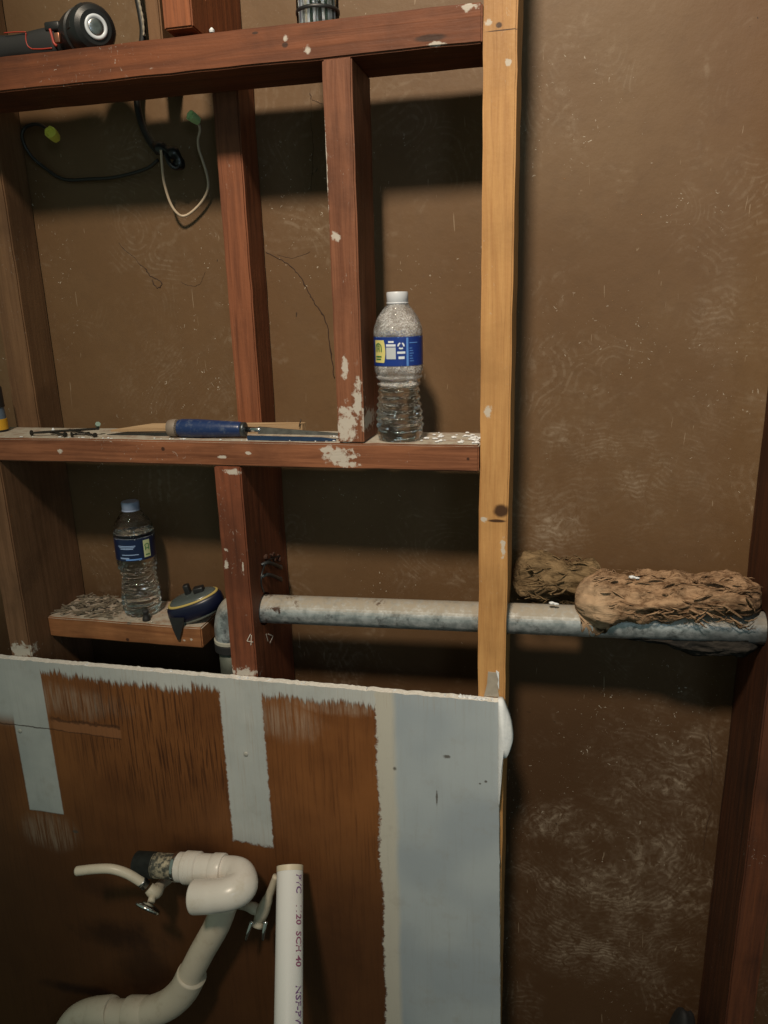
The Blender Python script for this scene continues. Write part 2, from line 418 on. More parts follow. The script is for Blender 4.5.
# stud above the top rail: its front cut short, leaving a dark gap
def upper_stud():
    x0, x1 = -.5090, -.4690
    prof = [(0, H+.3430), (.030, H+.3410), (.032, H+.3342), (.165, H+.3342), (.165, H+.60), (0, H+.60)]
    V = [(x0, y, z) for y, z in prof]+[(x1, y, z) for y, z in prof]; n = len(prof)
    F = [tuple(range(n)), tuple(range(2*n-1, n-1, -1))]+[(i, i+n, (i+1) % n+n, (i+1) % n) for i in range(n)]
    bm = bmesh.new(); me = bpy.data.meshes.new('t'); me.from_pydata(V, [], F); bm.from_mesh(me)
    bmesh.ops.recalc_face_normals(bm, faces=bm.faces[:])
    bmesh.ops.bevel(bm, geom=bm.edges[:], offset=0.002, segments=2, affect='EDGES')
    o = sharp(bm_obj('stud', bm, wood('wood_upper_stud', RD, (0.30, 0.095, 0.035), 'z', seed=1.9, flecks=0.3)), 25); rebase(o)
    tag(o, 'red-brown stud standing on the top rail, its front end cut short above a dark gap', 'stud')
upper_stud()
lumber('board', -.5905, -.5690, .11, .165, H+.3200, H+.60, wood('wood_strip', BD, BL, 'z', seed=11.0, flecks=0.2),
       'narrow dull brown board standing against the wall beside the black cable, above the top rail', cat='board')

# small ledge below the shelf
m_ledge = wood('wood_ledge', (0.17, 0.062, 0.024), (0.34, 0.150, 0.062), 'x', seed=12.5, flecks=0.4, dust=0.95,
    knots=[(at(128, 624, .05), (.004, .02, .002)), (at(127, 640, .05), (.003, .02, .003))],
    blobs=[(at(184, 641, .05), (.003, .02, .002)), (at(191, 640, .05), (.002, .02, .002))])
lumber('ledge', -.8650, -.5700, .052, .154, H-.5555, H-.5180, m_ledge,
       'short orange-brown wooden ledge with dusty top, holding the small bottle', 'x', 'shelf')

# ------------------------------------------------------------------ wall panel (painted board in front of the studs)
PX1 = -.0700
def panel_mat():
    t = NT('painted_panel'); S = t.sepp(); N = t.sepn()
    X, Z = S[0], S[2]
    zt = H-.570
    base = t.mix(t.ramp(t.noise(5, 4, 0.6), 0.3, 0.7), (0.130, 0.046, 0.014), (0.205, 0.078, 0.024))
    gr = t.noise(4, 5, 0.65, t.scaled((60, 60, 2.2)))
    base = t.mix(t.math('MULTIPLY', t.ramp(gr, 0.45, 0.72), 0.5), base, (0.055, 0.018, 0.006))
    # darker vertical drip streaks in the middle, darker towards the bottom
    drip = t.ramp(t.noise(3.2, 4, 0.6, t.scaled((95, 1, 3.0), (4, 0, 0))), 0.50, 0.60)
    dm = t.math('MULTIPLY', t.blob((-.63, 0, H-.70), (.17, .5, .12), 0.5, 8, 0.3), drip)
    base = t.mix(t.math('MULTIPLY', dm, 0.7), base, (0.028, 0.009, 0.004))
    low = t.ramp(t.math('ADD', Z, t.math('MULTIPLY', t.noise(4, 4), 0.22)), H-.60, H-.95)
    base = t.mix(t.math('MULTIPLY', low, 0.75), base, (0.060, 0.026, 0.012))
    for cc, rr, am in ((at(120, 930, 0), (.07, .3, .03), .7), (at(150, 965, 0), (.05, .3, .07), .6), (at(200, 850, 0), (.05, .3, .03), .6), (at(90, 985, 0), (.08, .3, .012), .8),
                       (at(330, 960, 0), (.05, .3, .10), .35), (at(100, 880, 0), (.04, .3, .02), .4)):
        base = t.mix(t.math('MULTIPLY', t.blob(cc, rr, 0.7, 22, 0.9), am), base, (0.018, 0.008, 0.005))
    # ---- white dried compound
    ne = t.math('MULTIPLY', t.math('SUBTRACT', t.noise(70, 5, 0.7), 0.5), 0.02)
    nw = t.math('MULTIPLY', t.math('SUBTRACT', t.noise(9, 3, 0.5), 0.5), 0.018)
    Xn = t.math('ADD', t.math('ADD', X, ne), nw); Zn = t.math('ADD', t.math('ADD', Z, ne), nw)
    Zg = t.math('ADD', Z, t.math('MULTIPLY', t.math('SUBTRACT', t.noise(3, 4, 0.7, t.scaled((70, 1, 5))), 0.5), 0.050))
    Zg = t.math('ADD', Zg, t.math('MULTIPLY', t.math('SUBTRACT', t.noise(14, 5, 0.7), 0.5), 0.030))
    Zl = t.math('ADD', Z, t.math('MULTIPLY', t.math('SUBTRACT', t.noise(16, 3), 0.5), 0.006))
    def band(v, a, b, s=0.0015):
        return t.math('MULTIPLY', t.ramp(v, a-s, a+s), t.ramp(v, b+s, b-s))
    def px(u, v): return at(u, v, -.012)
    xa0, xa1 = px(18, 740).x, px(52, 740).x
    zb1 = px(44, 811).z
    topb = t.ramp(Zg, zt-.028, zt-.018)
    Xe = t.math('ADD', X, t.math('MULTIPLY', ne, 0.12))
    s1 = t.math('MULTIPLY', band(Xe, xa0, xa1), t.ramp(Zl, zb1-.0015, zb1+.0015))
    s1b = t.math('MULTIPLY', t.ramp(X, xa1+.001, xa1-.001), t.ramp(Z, px(30, 715).z-.03, px(30, 715).z+.005))
    xb0, xb1 = px(226, 760).x, px(267, 760).x
    s2 = t.math('MULTIPLY', band(t.math('ADD', X, t.math('MULTIPLY', ne, 0.6)), xb0, xb1), t.ramp(t.math('ADD', Zn, 0), px(248, 843).z-.004, px(248, 843).z+.002))
    xc = px(381, 850).x
    s3 = t.ramp(Xn, xc-.0025, xc+.0015)
    patch = t.mx([topb, s1, s1b, s2, s3])
    wash = t.math('MULTIPLY', t.mx([t.blob(px(60, 700), (.10, .3, .025), .6, 25, .6), t.blob(px(285, 720), (.05, .3, .03), .6, 30, .7),
                  t.blob(px(50, 830), (.05, .3, .035), .5, 20, .5), t.blob(px(330, 706), (.07, .3, .012), .5, 50, .9)]), t.ramp(t.noise(4, 5, 0.7, t.scaled((60, 60, 3))), 0.35, 0.65))
    wc = t.mix(t.ramp(t.noise(6, 4, 0.6), 0.35, 0.7), (0.36, 0.38, 0.38), (0.46, 0.47, 0.46))
    wc = t.mix(t.math('MULTIPLY', t.ramp(X, px(62, 740).x, px(226, 760).x), 0.15), wc, (0.40, 0.42, 0.43))
    # cooler smooth primer field to the right, cream along its left border
    cool = t.ramp(t.math('ADD', X, nw), xc+.022, xc+.034)
    wc = t.mix(cool, t.mix(s3, wc, (0.45, 0.43, 0.38)), t.mix(t.ramp(t.noise(5, 2), 0.4, 0.6), (0.29, 0.33, 0.37), (0.35, 0.39, 0.42)))
    wc = t.mix(t.math('MULTIPLY', t.ramp(t.noise(3, 5, 0.7, t.scaled((40, 1, 2))), .5, .75), .22), wc, (0.24, 0.23, 0.21))
    s2w = t.math('MULTIPLY', t.ramp(t.noise(3.5, 5, 0.7, t.scaled((90, 1, 2.5), (3, 0, 0))), .50, .72), t.mx([s2, topb]))
    wc = t.mix(t.math('MULTIPLY', s2w, .35), wc, (0.30, 0.20, 0.12))
    wc = t.mix(t.math('MULTIPLY', t.ramp(t.noise(22, 5, .7), .52, .75), .25), wc, (0.25, 0.22, 0.18))
    c = t.mix(t.math('MULTIPLY', wash, 0.40), base, (0.40, 0.32, 0.25))
    c = t.mix(patch, c, wc)
    # scratches, nail pops and a scraped groove
    for u, v, a, b in ((447, 756, .005, .003), (395, 768, .003, .003), (486, 781, .0022, .002), (480, 783, .0016, .0016), (437, 797, .0015, .012), (246, 754, .004, .004), (76, 831, .006, .003), (20, 731, .003, .003)):
        c = t.mix(t.math('MULTIPLY', t.blob(px(u, v), (a, .3, b), .4, 160, .8), .85), c, (0.07, 0.06, 0.05))
    gx = t.math('SUBTRACT', Z, t.math('MULTIPLY_ADD', X, -0.012, px(60, 729).z-.012*px(60, 729).x*-1))
    p0, p1 = px(0, 722), px(122, 738)
    sl = (p1.z-p0.z)/(p1.x-p0.x)
    gz = t.math('SUBTRACT', t.math('ADD', Z, t.math('MULTIPLY', t.math('SUBTRACT', t.noise(40, 4), .5), .010)), t.math('MULTIPLY_ADD', X, sl, p0.z-sl*p0.x))
    inx = t.ramp(X, p1.x+.002, p1.x-.002)
    gl = t.math('MULTIPLY', band(gz, -.0016, .0006, .0008), inx)
    c = t.mix(t.math('MULTIPLY', gl, .85), c, (0.03, 0.012, 0.006))
    gb = t.math('MULTIPLY', t.math('MULTIPLY', band(gz, 0, .020, .002), inx), t.ramp(X, px(48, 730).x, px(58, 730).x))
    c = t.mix(t.math('MULTIPLY', gb, .7), c, (0.25, 0.105, 0.045))
    wob = t.math('ADD', gz, t.math('MULTIPLY', t.math('SUBTRACT', t.noise(130, 3), .5), .012))
    ge = t.math('MULTIPLY', t.math('MULTIPLY', band(wob, .018, .024, .0015), inx), t.ramp(X, px(48, 730).x, px(58, 730).x))
    c = t.mix(t.math('MULTIPLY', ge, .65), c, (0.04, 0.016, 0.008))
    # broken gypsum edge
    side = t.ramp(N[1], -.6, -.4)
    c = t.mix(side, c, t.mix(t.ramp(t.noise(200, 3), .3, .7), (0.60, 0.57, 0.53), (0.72, 0.70, 0.67)))
    h = t.math('ADD', t.math('MULTIPLY', patch, 0.8), t.math('MULTIPLY', t.noise(60, 4), 0.25))
    nb = t.bump(h, 0.0011, 0.7); nb = t.bump(gr, 0.0007, 0.4, nb)
    r = t.math('MULTIPLY_ADD', patch, 0.15, 0.52)
    return t.set(c, r, 0, nb, 0.3)
def panel():
    zt = H-.5730; y0, y1 = -.0135, -.0010
    top = []; n = 300; xL = -1.5
    for i in range(n+1):
        x = xL+(PX1-xL)*i/n
        zz = zt+.0052*(x-xL)/(PX1-xL) + .0016*noise.noise(Vector((x*60, 0, 0)))+.0012*noise.noise(Vector((x*220, 5, 0)))
        top.append((x, zz))
    right = []; zR = top[-1][1]; m = 200
    for i in range(1, m+1):
        z = zR - (zR-.02)*i/m
        x = PX1+.012*(zR-z)/.6+.0010*noise.noise(Vector((0, z*60, 3)))+.0014*max(0, noise.noise(Vector((0, z*170, 7))))
        right.append((min(x, -.048), z))
    out = top+right+[(xL, .02)]
    V = [(x, y0, z) for x, z in out]; N = len(V)
    # the back sheet stands proud in ragged bites: broken top edge
    V += [(x, y1, z+.0014*max(0, noise.noise(Vector((x*90, 1, 9))))) for x, z in out]
    F = [tuple(range(N))[::-1], tuple(range(N, 2*N))]+[(i, (i+1) % N, (i+1) % N+N, i+N) for i in range(N)]
    # front must face -y
    o = mesh('wall_panel', V, F, panel_mat()); 
    bm = bmesh.new(); bm.from_mesh(o.data); bmesh.ops.recalc_face_normals(bm, faces=bm.faces[:]); bm.to_mesh(o.data); bm.free()
    rebase(o)
    tag(o, 'brown and white painted wallboard with a broken white top edge, fixed over the lower studs', 'wall panel')
    for u, v in ((20, 731), (246, 754)):
        p = at(u, v, -.0135)
        V2, F2 = lathe([(.0006, .0009), (.0034, .0011), (.0040, .0003), (.0042, -.001)], 16, frame(p, (0, -1, 0)))
        mesh('screw', V2, F2, simple('screw_face', (.38, .37, .34), .5), o, True)
    return o
wp = panel()
# plaster lump on the panel's top right corner and small torn tag above it
def lump():
    GYP = NT('plaster'); g = GYP.set(GYP.mix(GYP.noise(60, 4), (.58, .61, .66), (.74, .76, .78)), .7, 0, GYP.bump(GYP.noise(90, 4), .001, .8))
    out = [(498, 700), (503, 701), (507, 710), (511, 722), (513, 738), (511, 748), (507, 757), (501, 758), (499, 770), (499.5, 800), (498, 800)]
    P = smooth_path([at(u, v, -.012) for u, v in out]+[at(498, 700, -.012)], 4)[:-1]
    n = len(P); c = sum(P, Vector())/n
    V = [Vector((p.x, -.011, p.z)) for p in P]+[Vector((p.x*.82+c.x*.18, -.0175+.001*noise.noise(p*90), p.z*.9+c.z*.1)) for p in P]+[Vector((p.x, -.002, p.z)) for p in P]
    V.append(Vector((c.x, -.0185, c.z)))
    F = [(i, (i+1) % n, (i+1) % n+n, i+n) for i in range(n)]+[(i+2*n, (i+1) % n+2*n, (i+1) % n, i) for i in range(n)]
    F += [(i+n, (i+1) % n+n, 3*n) for i in range(n)]+[tuple(range(2*n, 3*n))]
    o = mesh('plaster_lump', V, F, g, None, True); bm = bmesh.new(); bm.from_mesh(o.data); bmesh.ops.recalc_face_normals(bm, faces=bm.faces[:]); bm.to_mesh(o.data); bm.free()
    rebase(o); tag(o, 'bluish white lump of dried plaster bulging off the top right corner of the wallboard', 'plaster')
    # torn tape
    out = [(484, 696), (487, 684), (488, 672), (498, 673), (498, 690), (499, 697)]
    P = [at(u, v, -.0022) for u, v in out]; n = len(P)
    V = P+[p+Vector((0, .0016, 0)) for p in P]
    F = [tuple(range(n)), tuple(range(2*n-1, n-1, -1))]+[(i, i+n, (i+1) % n+n, (i+1) % n) for i in range(n)]
    o = mesh('paper_tape', V, F, simple('paper_tape', (.33, .29, .24), .8, bump=.0005, sc=150, var=.3)); 
    out2 = [(496, 671), (499, 673), (499, 690), (497.5, 684), (498.5, 680), (497, 675)]
    rebase(o); tag(o, 'small torn grey paper tape flap on the light pine stud above the wallboard', 'paper')
    P = [at(u, v, -.0032) for u, v in out2]; n = len(P); V = P+[p+Vector((0, .0025, 0)) for p in P]
    F = [tuple(range(n)), tuple(range(2*n-1, n-1, -1))]+[(i, i+n, (i+1) % n+n, (i+1) % n) for i in range(n)]
    e = mesh('torn_edge', V, F, g, o); e['label'] = 'white torn edge'
    # crumbs along the top of the board
    bm = bmesh.new(); rnd = random.Random(3)
    for _ in range(150):
        u = rnd.choice([rnd.uniform(0, 500), rnd.gauss(22, 8), rnd.gauss(240, 10), rnd.gauss(476, 9)])
        if not 0 < u < 500: continue
        v = 657.6+(u/498)*41
        p = at(u, v, -.008); p.z = H-.5685 + rnd.uniform(-.002, .002)-.0045*(1-(u/498)); r = rnd.uniform(.0008, .0028)
        g2 = bmesh.ops.create_icosphere(bm, subdivisions=1, radius=r)['verts']
        for q in g2: q.co = p+Vector((q.co.x*rnd.uniform(.8, 2), q.co.y, q.co.z*.7))+Vector((0, rnd.uniform(-.003, .005), 0))
    o = bm_obj('plaster_crumbs', bm, g); rebase(o); tag(o, 'white crumbs of plaster lying along the broken top edge of the wallboard', 'crumbs', kind='stuff')
    return g
GYP = lump()

# ------------------------------------------------------------------ galvanized pipe
def pipe_mat():
    t = NT('galvanized'); N = t.sepn(); X = t.sepp()[0]
    g = t.noise(70, 4, 0.6); c = t.mix(t.ramp(g, .35, .65), (.26, .30, .32), (.48, .52, .55))
    c = t.mix(t.math('MULTIPLY', t.ramp(t.noise(34, 5, .75), .50, .68), .8), c, (.07, .075, .08))
    dust = t.math('MULTIPLY', t.ramp(N[2], .05, .75), t.math('MULTIPLY_ADD', t.ramp(t.noise(120, 4, .7), .3, .6), .4, .6))
    c = t.mix(dust, c, (.30, .26, .21))
    rust = t.math('MULTIPLY', t.ramp(t.noise(60, 5, .7), .52, .62), t.mx([t.blob((-.43, .05, H-.47), (.04, .05, .03), .5, 40, .6), t.blob(at(377, 604, .03), (.012, .03, .008), .5, 60, .5), t.blob(at(425, 607, .03), (.008, .03, .004), .5, 60, .5)]))
    c = t.mix(rust, c, (.06, .03, .02))
    met = t.math('MULTIPLY_ADD', dust, -.5, .55)
    wet = t.blob((.27, .05, H-.475), (.07, .1, .05), .5, 30, .9)
    c = t.mix(t.math('MULTIPLY', wet, .65), c, (.05, .055, .06))
    return t.set(c, t.math('MULTIPLY_ADD', dust, .4, .38), met, t.bump(t.noise(140, 4), .0008, .5))
GAL = pipe_mat()
PIPE = thing('galvanized_pipe', (-.40, PY, pz(-.4)-.024), 'dusty galvanized steel pipe running level through the studs to the right edge', 'pipe')
pts = [Vector((-.5170, PY, pz(-.517)-.055)), Vector((-.5165, PY, pz(-.517)-.030)), Vector((-.508, PY, pz(-.5)-.008)), Vector((-.492, PY, pz(-.49)))]
tube('elbow', pts, .0255, GAL, PIPE, 24, 8)
tube('pipe', [Vector((-.494, PY, pz(-.494)))]+[Vector((x, PY, pz(x))) for x in (-.3, -.1, .1, .3, .42)], .0230, GAL, PIPE, 32, 6)
V, F = lathe([(.026, 0), (.0275, .001), (.0275, .006), (.026, .007)], 32, frame(Vector((-.517, PY, pz(-.517)-.060)), (0, 0, 1)))
sharp(mesh('collar', V, F, simple('collar_grey', (.33, .32, .27), .6), PIPE, True))['label'] = 'pale collar ring'
V, F = lathe([(.0262, 0), (.0275, .001), (.0275, .013), (.0262, .014)], 32, frame(Vector((-.517, PY, pz(-.517)-.0745)), (0, 0, 1)))
sharp(mesh('rubber_band', V, F, RUBBER, PIPE, True))['label'] = 'black rubber sleeve'
tube('down_pipe', [Vector((-.517, PY, pz(-.517)-.074)), Vector((-.517, PY, H-.8)), Vector((-.517, PY, .0))], .0215, simple('lead_grey', (.11, .12, .10), .6, .3, .0006, 100, .4), PIPE, 24, 4)

# pipe strap and wire on the side of the red stud
SX = -.4500
def sp(u, v, o=0.0): return atx(u, v, SX+o)
st = thing('pipe_strap', sp(270, 592), 'rusty bent steel strap with black wire loop on the red stud above the pipe', 'strap')
for v in (565, 577):
    a, b = sp(262, v), sp(281, v+1)
    tube('steel_band', [a+Vector((-.001, 0, 0)), a+Vector((.006, .01, .001)), (a+b)/2+Vector((.008, 0, .001)), b+Vector((.004, -.01, 0)), b+Vector((-.001, 0, 0))], .0028, DSTEEL, st, 8, 5)
tube('wire', [sp(264, 592), sp(259, 584)+Vector((.004, 0, 0)), sp(259, 573)+Vector((.005, 0, 0)), sp(265, 562)+Vector((.003, 0, 0)), sp(273, 558), sp(280, 556)], .0016, BLACK, st, 6, 6)
bm = bmesh.new(); rnd = random.Random(5)
for _ in range(16):
    p = sp(rnd.uniform(265, 280), rnd.uniform(553, 562)); g2 = bmesh.ops.create_icosphere(bm, subdivisions=1, radius=rnd.uniform(.0015, .004))['verts']
    for q in g2: q.co += p
bm_obj('rust_flakes', bm, simple('rust', (.045, .018, .01), .9), st)
# chalk-like white marks
def strokes(segs, fn, r, parent_thing=None):
    bm = bmesh.new(); V = []; F = []
    for a, b in segs:
        p, q = fn(*a), fn(*b); d = (q-p).normalized()
        nrm = Vector((0, -1, 0)) if fn is fr else Vector((1, 0, 0)); s = d.cross(nrm).normalized()*r
        o = nrm*.0003; k = len(V)
        V += [p+s, q+s, q-s, p-s]; V += [v+o for v in V[k:k+4]]
        F += [(k+4, k+5, k+6, k+7), (k, k+1, k+5, k+4), (k+1, k+2, k+6, k+5), (k+2, k+3, k+7, k+6), (k+3, k, k+4, k+7)]
    return V, F
def fr(u, v): return at(u, v, -.0010)
def sd(u, v): return sp(u, v, -.0012)
CHALK = simple('chalk', (.55, .48, .42), .9)
V, F = strokes([((250.5, 634), (247, 641)), ((247, 641), (253, 642)), ((251.5, 635), (251, 645))], fr, .0006)
mesh('chalk_mark', V, F, CHALK, l2)
V, F = strokes([((266, 634), (268, 641)), ((268, 634), (273, 636)), ((273, 636), (270, 643))], sd, .0010)
mesh('chalk_mark', V, F, CHALK, l2)

# ------------------------------------------------------------------ old insulation over the pipe
def insul_mat(name, a, b, dk=.6, black=False):
    t = NT(name)
    v = t.scaled((1.0, 2.2, 2.6)); f = t.noise(38, 8, .72, v, 1.2)
    c = t.mix(t.ramp(f, .33, .66), b, a)
    c = t.mix(t.math('MULTIPLY', t.ramp(t.noise(14, 5, .7), .50, .68), dk), c, (.05, .028, .015))
    if black:
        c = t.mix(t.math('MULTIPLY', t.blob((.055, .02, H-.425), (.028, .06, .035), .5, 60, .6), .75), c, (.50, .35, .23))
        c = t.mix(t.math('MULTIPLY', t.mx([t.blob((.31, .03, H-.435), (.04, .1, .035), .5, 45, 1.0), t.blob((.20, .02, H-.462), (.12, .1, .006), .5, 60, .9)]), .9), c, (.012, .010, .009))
    return t.set(c, .9, 0, t.bump(f, .004, .9), .1)
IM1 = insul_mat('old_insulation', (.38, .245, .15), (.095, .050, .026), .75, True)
IM2 = insul_mat('old_kraft_paper', (.24, .165, .09), (.075, .048, .024), .6)
def lumpy(name, X0, X1, cyf, czf, ryf, rzf, mat, nx=260, na=72, amp=.010, parent=None, seed=0):
    V, F = [], []
    for i in range(nx+1):
        f = i/nx; x = X0+(X1-X0)*f
        e = min(1, math.sqrt(max(0, min(f, 1-f))*9+.003))
        wob = 1+.42*noise.noise(Vector((x*22, seed, 1)))+.16*noise.noise(Vector((x*60, seed, 5)))
        for j in range(na):
            a = 2*math.pi*j/na
            q = Vector((x*22+seed, math.cos(a)*1.7, math.sin(a)*1.7)); q3 = Vector((x*38+seed, math.cos(a)*5, math.sin(a)*5))
            d = 1-abs(noise.noise(q))*2.2
            d2 = (1-abs(noise.noise(q3))*2)*.5 + .25*noise.noise(q3*2.7)+.12*noise.noise(q3*6)
            h = amp*(d*.7+d2)+amp*.9*noise.noise(Vector((x*14, math.cos(a)*2.5+x*20, math.sin(a)*2.5+seed)))
            y = cyf(f)+(ryf(f)*e+h*.8)*math.cos(a); z = czf(f)+.006*noise.noise(Vector((x*18, seed, 8)))+(rzf(f)*e*wob+h)*math.sin(a)
            y = min(y, WY-.0005)
            # rest on the pipe instead of passing through it
            dy, dz = y-PY, z-pz(x); rr = math.hypot(dy, dz)
            if rr < .0237 and rr > 1e-6: y = PY+dy/rr*.0237; z = pz(x)+dz/rr*.0237
            V.append((x+.006*noise.noise(Vector((x*30, a*2, seed)))*e, y, z))
    for i in range(nx):
        for j in range(na): F.append((i*na+j, i*na+(j+1) % na, (i+1)*na+(j+1) % na, (i+1)*na+j))
    F.append(tuple(range(na-1, -1, -1))); F.append(tuple(nx*na+j for j in range(na)))
    return mesh(name, V, F, mat, parent, True)
ins = thing('insulation', (.1, .08, pz(.1)+.02), 'crumpled torn strip of old tan insulation lying over the pipe at the right', 'insulation')
lerp = lambda a, b, f: a+(b-a)*f
def curve(pts):
    def g(f):
        for (a, va), (b, vb) in zip(pts, pts[1:]):
            if f <= b:
                s = (f-a)/(b-a); s = s*s*(3-2*s); return va+(vb-va)*s
        return pts[-1][1]
    return g
# tan strip: image 578..768 wide, folded over the front of the pipe at its left end
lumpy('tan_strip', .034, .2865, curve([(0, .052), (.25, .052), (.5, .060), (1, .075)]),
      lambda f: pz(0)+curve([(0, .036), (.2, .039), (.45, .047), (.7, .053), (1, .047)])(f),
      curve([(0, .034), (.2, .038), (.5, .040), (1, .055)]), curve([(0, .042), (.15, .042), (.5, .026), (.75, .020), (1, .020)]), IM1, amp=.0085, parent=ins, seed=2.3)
lumpy('kraft_flap', -.060, .075, curve([(0, .120), (1, .105)]), lambda f: pz(0)+curve([(0, .042), (.5, .046), (1, .042)])(f),
      curve([(0, .026), (1, .036)]), curve([(0, .032), (.3, .030), (1, .028)]), IM2, nx=140, amp=.0075, parent=ins, seed=9.1)['label'] = 'darker brown papery left end'
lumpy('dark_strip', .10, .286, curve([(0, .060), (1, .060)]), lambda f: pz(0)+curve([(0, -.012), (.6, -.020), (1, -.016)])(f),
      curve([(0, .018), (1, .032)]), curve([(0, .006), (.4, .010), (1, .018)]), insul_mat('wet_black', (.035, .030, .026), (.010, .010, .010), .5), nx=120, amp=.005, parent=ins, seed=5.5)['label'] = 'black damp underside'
def tufts(name, n, X0, X1, cy, cz, ry, rz, mat, seed):
    rnd = random.Random(seed); V, F = [], []
    for _ in range(n):
        x = rnd.uniform(X0+.017, X1-.018); a = rnd.uniform(.0, math.pi*2)
        p = Vector((x, cy+ry*math.cos(a), cz+rz*math.sin(a))); L = rnd.uniform(.008, .034); wd = rnd.uniform(.0005, .0020)
        d = Vector((rnd.uniform(.5, 1)*rnd.choice((-1, 1)), rnd.uniform(-.5, .3), rnd.gauss(0, .35))).normalized()
        o = Vector((0, math.cos(a), math.sin(a))); sd = d.cross(o).normalized(); k = len(V); m = 6
        for i in range(m+1):
            f = i/m; q = p+d*L*(f-.5)+o*(.004*math.sin(f*3)+.003*rnd.random()); ww = wd*math.sin(math.pi*(.08+.84*f))+.0004
            q.y = min(q.y, WY-.003); V += [q-sd*ww, q+o*ww*.5, q+sd*ww, q-o*.0005]
        for i in range(m):
            for j in range(4): F.append((k+i*4+j, k+i*4+(j+1) % 4, k+(i+1)*4+(j+1) % 4, k+(i+1)*4+j))
    o = mesh(name, V, F, mat, ins, True); o['kind'] = 'stuff'; return o
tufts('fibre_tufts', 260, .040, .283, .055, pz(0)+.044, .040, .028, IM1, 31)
tufts('fibre_tufts', 90, -.055, .06, .110, pz(0)+.042, .034, .030, IM2, 32)
rnd = random.Random(11)
for u, v, r in ((552, 603, .003), (556, 604, .0025), (632, 577, .003), (637, 578, .0022)):
    p = at(u, v, .04); bm = bmesh.new(); g2 = bmesh.ops.create_icosphere(bm, subdivisions=1, radius=r)['verts']
    for q in g2: q.co = p+Vector((q.co.x*1.8, q.co.y, q.co.z*.8))
    bm_obj('white_crumb', bm, GYP, ins)

# ------------------------------------------------------------------ water bottles
def pet_mat(name, rough, bsc, bd, frost=0.0):
    t = NT(name); v = t.scaled((1, 1, 2.2))
    nb = t.bump(t.noise(bsc, 2, .5, v), bd, 1.0)
    if frost:
        f = t.ramp(t.noise(650, 3, .6), .40, .66); g = t.ramp(t.noise(45, 3, .6), .35, .65)
        f = t.math('MULTIPLY', t.math('MULTIPLY_ADD', f, .7, .3), t.math('MULTIPLY_ADD', g, .6, .4))
        t.put(t.b.inputs['Transmission Weight'], t.math('SUBTRACT', 1.0, t.math('MULTIPLY', f, frost)))
        t.set((.92, .93, .95), rough, 0, nb)
    else:
        t.set((1, 1, 1), rough, 0, nb); t.b.inputs['Transmission Weight'].default_value = 1
    t.b.inputs['IOR'].default_value = 1.36; return t.m
PETW = pet_mat('bottle_water', .015, 38, .0060)
PETA = pet_mat('bottle_shoulder', .08, 300, .0010, .55)
BPROF = [(.0270, 0), (.0305, .003), (.0322, .010), (.0328, .018), (.0326, .028), (.0318, .040),
         (.0303, .052), (.0290, .062), (.0284, .069), (.0290, .077), (.0308, .086), (.0330, .094), (.0340, .098), (.0340, .1035), (.0331, .1050),
         (.0331, .1445), (.0340, .1460), (.0340, .1500), (.0325, .1580), (.0280, .1690), (.0210, .1790), (.0150, .1855), (.0125, .1890), (.0125, .1915)]
def wrap(verts2d, R, a0, z0, off=.0004):
    """bend flat (s,h) coordinates round the bottle; a0 is the facing angle"""
    return [Vector(((R+off)*math.cos(a0+s/R), (R+off)*math.sin(a0+s/R), z0+h)) for s, h in verts2d]
def quadpatch(s0, s1, h0, h1, n=10):
    V = [(s0+(s1-s0)*i/n, h) for i in range(n+1) for h in (h0, h1)]
    return V, [(2*i, 2*i+2, 2*i+3, 2*i+1) for i in range(n)]
def ringpoly(pts):
    return pts, [tuple(range(len(pts)))]
